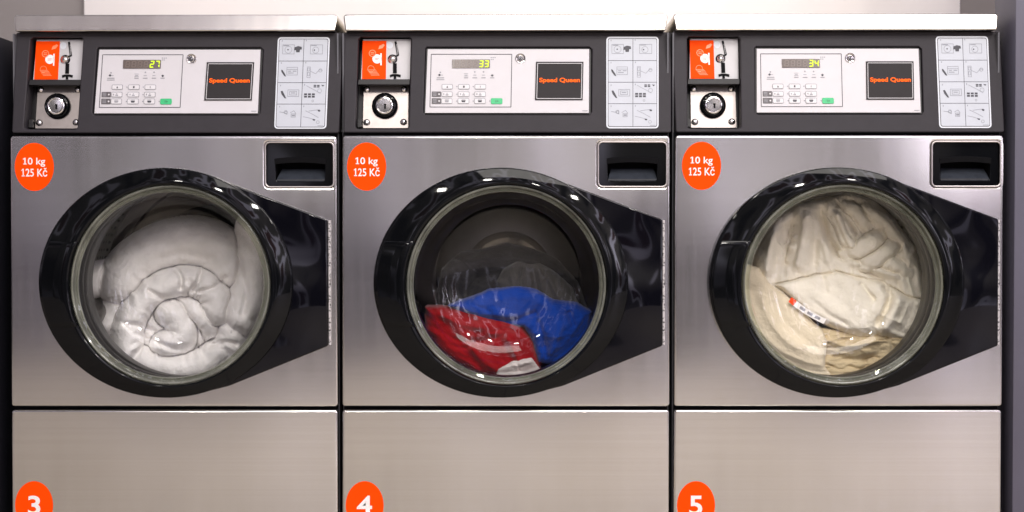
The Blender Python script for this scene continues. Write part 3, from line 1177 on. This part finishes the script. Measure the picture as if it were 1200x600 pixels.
def tube(X, Y, pts, r, z0=0, wr=0, lam=30, seed=1, flat=1.0, taper=0):
    """rolled cloth: height of a sausage of radius r along a path, with puckers across it"""
    sp = smooth_path(pts)
    d, s, sd = polydist(X, Y, sp)
    if taper:
        L = sum(math.hypot(b[0]-a[0], b[1]-a[1]) for a, b in zip(sp, sp[1:]))
        e_ = np.clip(np.minimum(s, L-s)/(.35*L), 0, 1)
        z0 = z0-taper*(1-e_)**1.5
    u = d/r
    h = flat*np.sqrt(np.maximum(r*r-d*d, 0))+z0
    if wr:
        ph = 2*PI*s/lam+5*fbm(X, Y, 40, 2, seed)+sd*1.3
        h = h+wr*np.sin(ph)*np.clip(u, 0, 1)**1.3*(.5+fbm(X, Y, 60, 2, seed+5)*2)
    return np.where(d < r, h, -1e3)


def smax(a, b, k=4.0):
    h = np.clip(.5+.5*(a-b)/k, 0, 1)
    return np.where(a < -500, b, np.where(b < -500, a, b*(1-h)+a*h+k*h*(1-h)))


BR = np.array([b[0] for b in BOWL if b[0] < 92][::-1]+[94, 97.6, 101, 105, 110, 150.]); BY = np.array([b[1] for b in BOWL if b[0] < 92][::-1]+[.083, .087, .094, .104, .110, .112])


def cloth(name, field, ox, oy, m, mat, label, cat, yb=.185, clear=.0035, step=1.9, ext=(-30, 640, -30, 640), group=None, rmax=143):
    """field(X, Y) in enlarged-photo units (2.4 per px) gives the height towards the viewer in the same units"""
    xs = np.arange(ext[0], ext[1], step); ys = np.arange(ext[2], ext[3], step)
    X, Y = np.meshgrid(xs, ys, indexing='ij')
    H = field(X, Y)
    valid = H > -400
    PX, PY = ox+X/2.4, oy+Y/2.4
    gx, gz = GX+m*PITCH, GZ
    # depth with two refinements of the position
    Yd = np.full(X.shape, .14)
    for _ in range(3):
        d1 = fw[1]+R2[1]*(PX-600)/FPX+U2[1]*(300-PY)/FPX
        t = (Yd-CY)/d1
        XX = CX+(fw[0]+R2[0]*(PX-600)/FPX+U2[0]*(300-PY)/FPX)*t
        ZZ = CZ+(fw[2]+R2[2]*(PX-600)/FPX+U2[2]*(300-PY)/FPX)*t
        r = np.hypot(XX-gx, ZZ-gz)/S
        lim = np.interp(r, BR, BY)+clear
        raw = yb-np.where(valid, H, 0)/2.4*S
        # soft contact with the glass
        dlt = raw-lim
        Yd = lim+np.where(dlt > .012, dlt, .012*np.exp(np.minimum((dlt-.012)/.02, 0))*.9+.0012)
    valid &= (r < rmax)
    idx = -np.ones(X.shape, int)
    idx[valid] = np.arange(valid.sum())
    V = np.stack([XX[valid], Yd[valid], ZZ[valid]], 1)
    n = len(V)
    VB = V.copy(); VB[:, 1] = np.maximum(VB[:, 1]+.006, yb+.03)
    a = idx[:-1, :-1]; b = idx[1:, :-1]; c = idx[1:, 1:]; d = idx[:-1, 1:]
    ok = (a >= 0) & (b >= 0) & (c >= 0) & (d >= 0)
    F = np.stack([a[ok], b[ok], c[ok], d[ok]], 1)
    edges = {}
    for f in F.tolist():
        for i in range(4):
            e = (f[i], f[(i+1) % 4])
            if (e[1], e[0]) in edges: del edges[(e[1], e[0])]
            else: edges[e] = 1
    faces = F.tolist()+[[x+n for x in f[::-1]] for f in F.tolist()]+[[e[1], e[0], e[0]+n, e[1]+n] for e in edges]
    me = bpy.data.meshes.new(name)
    me.from_pydata(np.vstack([V, VB]).tolist(), [], faces)
    me.update()
    bm = bmesh.new(); bm.from_mesh(me)
    loose = [v for v in bm.verts if not v.link_faces]
    bmesh.ops.delete(bm, geom=loose, context='VERTS')
    bmesh.ops.recalc_face_normals(bm, faces=bm.faces)
    bm.to_mesh(me); bm.free()
    o = add(name, me, mat, None, smooth=80)
    tag(o, label, cat, group)
    return o


# --- machine 3: rolled white duvet
def crease(h, t, g=12, w=12):
    """one roll lying against another: the higher one wins, with a tight dark fold where they meet"""
    both = (h > -400) & (t > -400)
    m = np.maximum(h, t)
    return np.where(both, m-g*np.exp(-((h-t)/w)**2), m)


def duvet(X, Y):
    wx = X+9*fbm(X, Y, 90, 3, 3); wy = Y+9*fbm(X, Y, 90, 3, 8)
    T = lambda *a, **k: tube(wx, wy, *a, **k)
    h = T([(150, 300), (190, 245), (270, 200), (350, 185), (420, 205), (450, 260)], 74, -26, 5, 50, 2, flat=1.3)
    h = crease(h, T([(60, 300), (120, 290), (150, 350), (120, 420)], 52, -34, 5, 40, 4, flat=1.3))
    h = crease(h, T([(530, 150), (522, 250), (505, 350), (480, 400)], 62, 0, 6, 60, 6, flat=1.35))
    h = crease(h, T([(460, 420), (450, 470), (400, 520)], 50, -4, 6, 40, 7, flat=1.4))
    h = crease(h, T([(165, 500), (168, 430), (205, 355), (262, 315), (320, 300), (375, 310), (412, 345), (415, 385)], 47, 12, 9, 42, 9, flat=1.45))
    h = crease(h, T([(285, 385), (310, 410), (318, 455), (275, 480)], 48, 0, 6, 44, 11, flat=1.5))
    h = crease(h, T([(322, 350), (350, 378), (388, 412), (405, 450)], 29, 34, 3, 30, 12, flat=1.0, taper=24), 8, 9)
    h = crease(h, T([(190, 520), (250, 540), (320, 545), (380, 530), (420, 500)], 46, 4, 9, 36, 14, flat=1.45))
    h = crease(h, T([(340, 300), (356, 315), (350, 332)], 13, 52, 0, 20, 15, flat=1.4))
    h = crease(h, T([(225, 400), (260, 440), (330, 440), (380, 430)], 60, -30, 4, 40, 19))
    v = h > -400
    # quilt pinches where the roll turns in
    for pts, w_, a_ in (([(300, 262), (318, 290), (318, 318)], 7, -16), ([(375, 270), (368, 300), (352, 322)], 7, -16), ([(225, 325), (262, 345), (285, 352)], 7, -13),
                        ([(440, 290), (410, 318), (372, 330)], 7, -13), ([(400, 478), (440, 470), (470, 475)], 7, -14), ([(250, 470), (300, 490), (360, 480)], 8, -12),
                        ([(160, 420), (205, 425), (240, 440)], 8, -12), ([(480, 250), (500, 330), (490, 390)], 10, -12), ([(260, 235), (330, 222), (400, 240)], 12, -12)):
        d, s_, _ = polydist(wx, wy, smooth_path(pts))
        h = h+a_*np.exp(-(d/w_)**2)
    fine = 7*fbm(wx+.4*wy, wy*.6, 60, 3, 21)
    return np.where(v, (h+fine)*1.35, -1e3)


M['duvet'] = cloth_mat('white_cotton_duvet', (0.93, 0.91, 0.89))
cloth('duvet', duvet, 80, 205, -1, M['duvet'], 'white duvet rolled up behind the glass of the number 3 washing machine', 'duvet', yb=.222)


# --- machine 4: several garments
def fld(poly, base, wr, seed, sc=60, edge=26, rig=None, ang=0.0):
    def f(X, Y):
        wx = X+10*fbm(X, Y, 70, 3, seed+40); wy = Y+10*fbm(X, Y, 70, 3, seed+50)
        sd = inside(wx, wy, poly)
        u = X*math.cos(ang)+Y*math.sin(ang); v = -X*math.sin(ang)+Y*math.cos(ang)
        n1 = fbm(u*.35+9, v, sc*.55, 4, seed)
        ridge = (1-2*np.abs(fbm(u*.4, v+12*fbm(u, v, 80, 2, seed+3), sc*.5, 3, seed+9)))
        h = base+wr*n1+wr*.55*ridge
        c_ = fbm(u*.5, v, sc*1.3, 3, seed+70)
        h = h-8*np.exp(-(c_/.03)**2)*np.clip(fbm(X, Y, 60, 1, seed+71)*3+.6, 0, 1)
        if rig: h = rig(X, Y, h)
        rnd = np.clip(sd/edge, 0, 1)
        h = h-(1-np.sqrt(1-(1-rnd)**2))*edge*1.3
        return np.where(sd > 0, h, -1e3)
    return f


def ridges(lst):
    def g(X, Y, h):
        for pts, w, amp in lst:
            d, s, sd = polydist(X, Y, smooth_path(pts))
            L = sum(math.hypot(b[0]-a[0], b[1]-a[1]) for a, b in zip(pts, pts[1:]))
            fade = np.clip(np.minimum(s, L-s)/(.18*L)+.25, 0, 1)
            h = h+amp*np.exp(-(d/w)**2)*fade
        return h
    return g


dark = fld([(95, 330), (112, 262), (165, 215), (240, 205), (300, 192), (370, 205), (440, 238), (500, 300), (530, 380), (400, 420), (90, 420)], 66, 34, 5, 110, 34,
           ridges([([(150, 250), (260, 235), (380, 240)], 9, 10), ([(170, 300), (300, 270), (420, 300)], 12, -10)]))
greyc = fld([(262, 300), (285, 262), (330, 240), (390, 246), (440, 275), (480, 315), (505, 370), (440, 400), (280, 350)], 88, 26, 17, 80, 40,
            ridges([([(330, 260), (340, 345)], 8, 10), ([(370, 265), (395, 350)], 8, -10), ([(410, 280), (450, 360)], 8, 9)]), 1.4)
blue = fld([(128, 368), (160, 352), (200, 340), (240, 322), (320, 312), (385, 322), (430, 350), (495, 362), (540, 385), (520, 470), (450, 535), (385, 530), (368, 470), (345, 428), (295, 424), (240, 420), (195, 398)], 128, 30, 23, 110, 34,
           ridges([([(200, 380), (250, 350), (340, 340), (400, 360)], 16, 20), ([(215, 400), (300, 410), (360, 395), (400, 370)], 13, -22), ([(380, 400), (400, 460), (410, 520)], 10, -16), ([(430, 380), (440, 440), (425, 500)], 13, 16), ([(470, 380), (490, 430)], 10, -12)]))
red = fld([(66, 372), (110, 368), (160, 366), (210, 366), (270, 395), (345, 415), (378, 470), (395, 548), (330, 565), (200, 565), (110, 505), (66, 440)], 100, 28, 29, 105, 34,
          ridges([([(110, 390), (170, 420), (250, 430)], 12, 14), ([(140, 460), (210, 470), (300, 450)], 10, -14), ([(150, 420), (210, 500), (250, 540)], 11, 12), ([(290, 450), (320, 500), (340, 550)], 10, 14)]), .6)
whitec = fld([(275, 545), (310, 522), (368, 515), (390, 545), (390, 590), (260, 590)], 122, 18, 37, 40, 16)
M['darkcloth'] = cloth_mat('charcoal_cloth', (0.035, 0.034, 0.036))
M['greycloth'] = cloth_mat('grey_cloth', (0.085, 0.08, 0.078))
M['blue'] = cloth_mat('royal_blue_cloth', (0.004, 0.042, 0.30))
M['red'] = cloth_mat('red_cloth', (0.27, 0.003, 0.007))
M['whitecloth'] = cloth_mat('white_cloth', (0.62, 0.58, 0.56))
cloth('shirt', dark, 470, 205, 0, M['darkcloth'], 'charcoal garment piled behind the blue one in the number 4 washing machine', 'garment', yb=.25)
cloth('shirt', greyc, 470, 205, 0, M['greycloth'], 'light grey crumpled garment above the blue one in the number 4 washing machine', 'garment', yb=.235)
cloth('shirt', blue, 470, 205, 0, M['blue'], 'royal blue garment in the window of the number 4 washing machine', 'garment', yb=.21)
cloth('shirt', red, 470, 205, 0, M['red'], 'bright red garment at the lower left of the number 4 washing machine window', 'garment', yb=.205)
cloth('towel', whitec, 470, 205, 0, M['whitecloth'], 'small white cloth under the red garment at the bottom of the number 4 window', 'towel', yb=.205)


# --- machine 5: cream bedding pressed on the glass
def up_rig(X, Y, h):
    h = ridges([([(120, 140), (100, 220), (96, 290)], 16, 22), ([(165, 120), (150, 200), (140, 270)], 11, -20), ([(210, 100), (200, 180), (175, 275)], 16, 24),
                ([(245, 95), (262, 170), (300, 235)], 10, -34), ([(285, 95), (310, 160), (345, 215)], 13, 28), ([(320, 130), (345, 170)], 8, -14),
                ([(230, 180), (225, 260)], 10, -9), ([(260, 180), (262, 250)], 9, 9), ([(330, 245), (390, 262), (470, 290)], 12, 16), ([(350, 260), (430, 300)], 8, -12)])(X, Y, h)
    for pts, r_, z_, tp in (([(255, 60), (296, 130), (338, 222)], 25, 84, 26), ([(330, 66), (390, 105), (450, 150), (500, 235)], 36, 72, 30), ([(295, 70), (345, 105), (384, 168)], 23, 84, 24),
                            ([(318, 222), (368, 200), (428, 158)], 28, 84, 22), ([(338, 258), (398, 240), (446, 200), (470, 170)], 25, 84, 26), ([(390, 262), (450, 250), (520, 300)], 28, 74, 26),
                            ([(205, 80), (190, 170), (160, 270)], 26, 72, 26), ([(150, 110), (122, 190), (104, 285)], 24, 70, 26)):
        h = crease(h, tube(X+8*fbm(X, Y, 50, 2, 7), Y, pts, r_, z_, 4, 34, int(r_), taper=tp), 6, 9)
    return h


upper = fld([(60, 340), (62, 230), (105, 130), (180, 80), (265, 62), (330, 48), (400, 75), (455, 120), (510, 200), (535, 290), (540, 400), (490, 470), (380, 455), (100, 345)], 78, 30, 61, 110, 30, up_rig, 1.35)
low0 = fld([(98, 306), (160, 292), (225, 274), (285, 262), (350, 280), (420, 300), (475, 330), (540, 350), (530, 420), (490, 470), (430, 464), (350, 462), (270, 432), (210, 394), (160, 352)], 96, 26, 71, 120, 40,
            ridges([([(130, 306), (230, 345), (330, 410)], 18, 16), ([(250, 280), (262, 340)], 9, -10), ([(300, 280), (330, 340), (380, 420)], 18, 16), ([(420, 310), (440, 350), (400, 430)], 12, -18), ([(470, 340), (440, 400), (420, 440)], 14, 18),
                    ([(200, 330), (260, 385), (330, 425)], 9, -14), ([(350, 300), (400, 360)], 10, -10)]), .5)
def bundle(X, Y):
    h = crease(upper(X, Y), low0(X, Y), 9, 9)
    return np.where(h > -400, h*1.3, -1e3)
beige = fld([(15, 240), (70, 262), (100, 305), (165, 352), (215, 398), (245, 430), (262, 470), (255, 540), (300, 600), (150, 600), (40, 480), (10, 330)], 108, 12, 83, 160, 22,
            ridges([([(80, 330), (120, 420), (200, 500)], 18, 12), ([(100, 340), (160, 430), (230, 480)], 12, -8)]), .9)
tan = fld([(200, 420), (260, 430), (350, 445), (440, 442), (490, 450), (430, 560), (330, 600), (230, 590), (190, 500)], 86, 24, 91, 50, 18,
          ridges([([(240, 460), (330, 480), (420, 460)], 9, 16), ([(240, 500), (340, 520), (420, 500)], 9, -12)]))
M['cream'] = cloth_mat('cream_cotton', (0.92, 0.865, 0.745))
M['ivory'] = cloth_mat('ivory_cotton', (0.86, 0.81, 0.74))
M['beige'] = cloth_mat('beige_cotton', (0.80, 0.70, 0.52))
M['tan'] = cloth_mat('tan_gap_shade', (0.60, 0.49, 0.31))  # tan tone stands in for the dark gap below the sheet
low_sheet = cloth('bedsheet', bundle, 860, 205, 1, M['cream'], 'crumpled ivory sheet with a small care tag filling the number 5 window', 'bedsheet', yb=.212)
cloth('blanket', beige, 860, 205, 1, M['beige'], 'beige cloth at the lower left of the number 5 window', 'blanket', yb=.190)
cloth('towel', tan, 860, 205, 1, M['tan'], 'tan cloth, toned for a dark gap, at the bottom of the number 5 window', 'towel', yb=.20)
# care tag: a thin bent ribbon on the ivory cloth
def tagpt(t, w, lift):
    ax, ay, bx, by = 158, 350, 256, 412
    L = math.hypot(bx-ax, by-ay)
    nx, ny = -(by-ay)/L, (bx-ax)/L
    X_ = ax+(bx-ax)*t+nx*w+0; Y_ = ay+(by-ay)*t+ny*w+5*math.sin(PI*t)
    px, py = 860+X_/2.4, 205+Y_/2.4
    y = .088
    for _ in range(3):
        x, z = W(px, py, y)
        r_ = math.hypot(x-GX-PITCH, z-GZ)/S
        y = float(np.interp(r_, BR, BY))+.0022-lift
    return (x, y, z)
bm = bmesh.new()
rows = [[bm.verts.new(tagpt(i/14, w, 0)) for w in (-8, -4, 0, 4, 8)] for i in range(15)]
ri = [[bm.verts.new(tagpt(i/14, w, -.0008)) for w in (-8, -4, 0, 4, 8)] for i in range(15)]
def quad(a_, b_, c_, d_, mi):
    f = bm.faces.new([a_, b_, c_, d_]); f.material_index = mi
for i in range(14):
    for j in range(4):
        mi = 1 if i < 2 else (2 if (j in (1, 2) and 3 <= i <= 12 and i % 3) else 0)
        quad(rows[i][j], rows[i][j+1], rows[i+1][j+1], rows[i+1][j], mi)
        quad(ri[i][j], ri[i+1][j], ri[i+1][j+1], ri[i][j+1], 0)
    quad(rows[i][0], rows[i+1][0], ri[i+1][0], ri[i][0], 0); quad(rows[i][4], ri[i][4], ri[i+1][4], rows[i+1][4], 0)
for i in (0, 14):
    for j in range(4):
        quad(rows[i][j], rows[i][j+1], ri[i][j+1], ri[i][j], 1 if i == 0 else 0)
bmesh.ops.recalc_face_normals(bm, faces=bm.faces)
me = bpy.data.meshes.new('care_tag'); bm.to_mesh(me); bm.free()
add('care_tag', me, [M['vinylwhite'], M['orange'], M['greyink']], low_sheet)

# ------------------------------------------------------------------ surroundings
M['wall'] = principled('grey_wall', (0.26, 0.235, 0.22), 0.7, noise=0.04, nscale=6, bump=0.1, bscale=120)
M['board'] = principled('white_board', (0.90, 0.86, 0.82), 0.5, noise=0.015, nscale=5)
M['laminate'] = principled('slate_laminate', (0.10, 0.095, 0.13), 0.5, noise=0.05, nscale=8)


def floor_mat():
    m, nt, p = new_mat('beige_floor_tiles')
    tc = nt.nodes.new('ShaderNodeTexCoord')
    bt = nt.nodes.new('ShaderNodeTexBrick')
    bt.offset = 0
    bt.inputs['Color1'].default_value = (0.48, 0.43, 0.34, 1)
    bt.inputs['Color2'].default_value = (0.44, 0.395, 0.31, 1)
    bt.inputs['Mortar'].default_value = (0.25, 0.22, 0.19, 1)
    bt.inputs['Scale'].default_value = 1
    bt.inputs['Brick Width'].default_value = .45
    bt.inputs['Row Height'].default_value = .45
    bt.inputs['Mortar Size'].default_value = .004
    link(nt, tc.outputs['Object'], bt.inputs['Vector'])
    link(nt, bt.outputs['Color'], p.inputs['Base Color'])
    p.inputs['Roughness'].default_value = 0.35
    return m


fl = box_mesh('floor', -5, 5, -5.2, .72, -.05, 0, floor_mat())
tag(fl, 'beige tiled floor the washing machines stand on', kind='structure')
bw = box_mesh('rear_wall', -2.2, 2.2, .72, .80, 0, 2.4, M['wall'])
tag(bw, 'plain grey wall behind the washing machines', 'wall')
ax, az = W(98.5, 15, .70); bx, bz = W(1125, 12, .70)
wb = box_mesh('wall_board', ax, bx, .70, .717, az-.12, az+.6, M['board'], bev=.001)
tag(wb, 'white board on the grey wall above the washing machine lids', 'wall board')
rx, _ = W(1188.5, 300, -.004)
sp = box_mesh('side_partition', rx, rx+.35, -.004, .13, 0, 1.9, M['laminate'], bev=.0015)
tag(sp, 'slate grey partition panel standing right of the number 5 washing machine', 'partition')
lx, _ = W(-8, 300, 0)
M['shadelam'] = principled('gap_shade_laminate', (0.012, 0.012, 0.018), 0.5, noise=0.05, nscale=8)  # near black, carrying the shade of the gap beside the machine
sp2 = box_mesh('side_partition', lx-.35, lx, .0, .60, 0, 1.105, M['shadelam'], bev=.0015)
tag(sp2, 'partition panel, coloured dark for the shaded gap, standing left of the number 3 washing machine', 'partition')

# ------------------------------------------------------------------ light
w = bpy.data.worlds.new('World')
bpy.context.scene.world = w
w.use_nodes = True
nt = w.node_tree
bg = nt.nodes['Background']
tc = nt.nodes.new('ShaderNodeTexCoord')
sx = nt.nodes.new('ShaderNodeSeparateXYZ')
link(nt, tc.outputs['Generated'], sx.inputs[0])
# sideways: the room is dimmer to the left
mr0 = nt.nodes.new('ShaderNodeMapRange')
mr0.inputs['From Min'].default_value = -0.6
mr0.inputs['From Max'].default_value = 0.6
link(nt, sx.outputs['X'], mr0.inputs['Value'])
mrx = nt.nodes.new('ShaderNodeFloatCurve')
cv = mrx.mapping.curves[0]
for k_, v_ in ((0.0, 0.12), (0.15, 0.12), (0.25, 0.15), (0.33, 0.20), (0.40, 0.22), (0.46, 0.33), (0.52, 0.36), (0.58, 0.34), (0.65, 0.44), (0.75, 0.50), (0.85, 0.52), (1.0, 0.45)):
    cv.points.new(k_, v_)
mrx.mapping.update()
link(nt, mr0.outputs['Result'], mrx.inputs['Value'])
cr = nt.nodes.new('ShaderNodeValToRGB')        # by height: room tones, with bands added to grade the steel's reflections
mz = nt.nodes.new('ShaderNodeMapRange')
mz.inputs['From Min'].default_value = -1
mz.inputs['From Max'].default_value = 1
link(nt, sx.outputs['Z'], mz.inputs['Value'])
link(nt, mz.outputs['Result'], cr.inputs['Fac'])
e = cr.color_ramp.elements
e[0].position = 0.0; e[0].color = (0.10, 0.09, 0.08, 1)
e[1].position = 1.0; e[1].color = (0.55, 0.53, 0.52, 1)
for p_, c_ in ((0.30, (0.42, 0.35, 0.27, 1)), (0.42, (0.34, 0.315, 0.31, 1)), (0.438, (0.27, 0.255, 0.265, 1)), (0.46, (0.12, 0.112, 0.112, 1)), (0.497, (0.12, 0.11, 0.115, 1)), (0.512, (0.32, 0.29, 0.29, 1)), (0.532, (0.78, 0.74, 0.72, 1)), (0.66, (0.50, 0.46, 0.45, 1))):
    n_ = e.new(p_); n_.color = c_
# noise patches added to the room glow, to show as reflections in black plastic
vo = nt.nodes.new('ShaderNodeTexNoise')
vo.inputs['Scale'].default_value = 4.5
vo.inputs['Detail'].default_value = 0.5
vo.inputs['Distortion'].default_value = 0.7
mpw = nt.nodes.new('ShaderNodeMapping')
mpw.inputs['Scale'].default_value = (3.2, 1, 1.3)
link(nt, tc.outputs['Generated'], mpw.inputs['Vector'])
link(nt, mpw.outputs['Vector'], vo.inputs['Vector'])
cr2 = nt.nodes.new('ShaderNodeValToRGB')
f = cr2.color_ramp.elements
f[0].position = 0.36; f[0].color = (0.12, 0.12, 0.16, 1)
f[1].position = 0.43; f[1].color = (0.7, 0.68, 0.7, 1)
for p_, c_ in ((0.50, (0.75, 0.72, 0.72, 1)), (0.56, (1.0, 0.97, 0.97, 1)), (0.575, (5.0, 5.0, 6.2, 1)), (0.625, (5.6, 5.7, 7.2, 1)), (0.64, (0.6, 0.3, 0.3, 1))):
    n_ = f.new(p_); n_.color = c_
link(nt, vo.outputs['Fac'], cr2.inputs['Fac'])
mu = nt.nodes.new('ShaderNodeVectorMath'); mu.operation = 'MULTIPLY'
link(nt, cr.outputs['Color'], mu.inputs[0]); link(nt, cr2.outputs['Color'], mu.inputs[1])
sc_ = nt.nodes.new('ShaderNodeVectorMath'); sc_.operation = 'SCALE'
link(nt, mu.outputs['Vector'], sc_.inputs[0]); link(nt, mrx.outputs['Value'], sc_.inputs['Scale'])
link(nt, sc_.outputs['Vector'], bg.inputs['Color'])
bg.inputs['Strength'].default_value = 3.6


def lamp(name, x, y, z, sxx, syy, power, col, tx=0, ty=0, tz=0.6):
    L = bpy.data.lights.new(name, 'AREA')
    L.shape = 'RECTANGLE'
    L.size, L.size_y = sxx, syy
    L.energy = power
    L.color = col
    o = bpy.data.objects.new(name, L)
    COL.objects.link(o)
    o.location = (x, y, z)
    d = Vector((tx, ty, tz))-Vector((x, y, z))
    o.rotation_euler = d.to_track_quat('-Z', 'Y').to_euler()
    return o


lamp('ceiling_lamp', 0.75, -1.65, 2.55, 2.4, 0.7, 43, (1.0, 0.95, 0.90), 0.6, -.9, 0)
for k_ in range(4):
    lamp('ceiling_spot', -1.3+.95*k_, -3.3+.5*(k_ % 2), 2.6, .14, .14, 13 if k_ < 2 else 17, (1.0, 0.95, 0.88), -.9+.6*k_, -.6, .5)

# ------------------------------------------------------------------ camera
cd = bpy.data.cameras.new('camera')
cam = bpy.data.objects.new('camera', cd)
COL.objects.link(cam)
bpy.context.scene.camera = cam
cd.sensor_width = 36
cd.lens = 36*FPX/1200
cd.clip_start = .05
cd.clip_end = 100
Rm = Matrix(((R2[0], U2[0], -fw[0]), (R2[1], U2[1], -fw[1]), (R2[2], U2[2], -fw[2])))
cam.matrix_world = Matrix.Translation((CX, CY, CZ)) @ Rm.to_4x4()
cd.dof.use_dof = True
cd.dof.focus_distance = 2.97
cd.dof.aperture_fstop = 3.2

sc = bpy.context.scene
sc.view_settings.view_transform = 'Standard'
sc.view_settings.look = 'None'
sc.view_settings.exposure = 0
sc.view_settings.gamma = 1
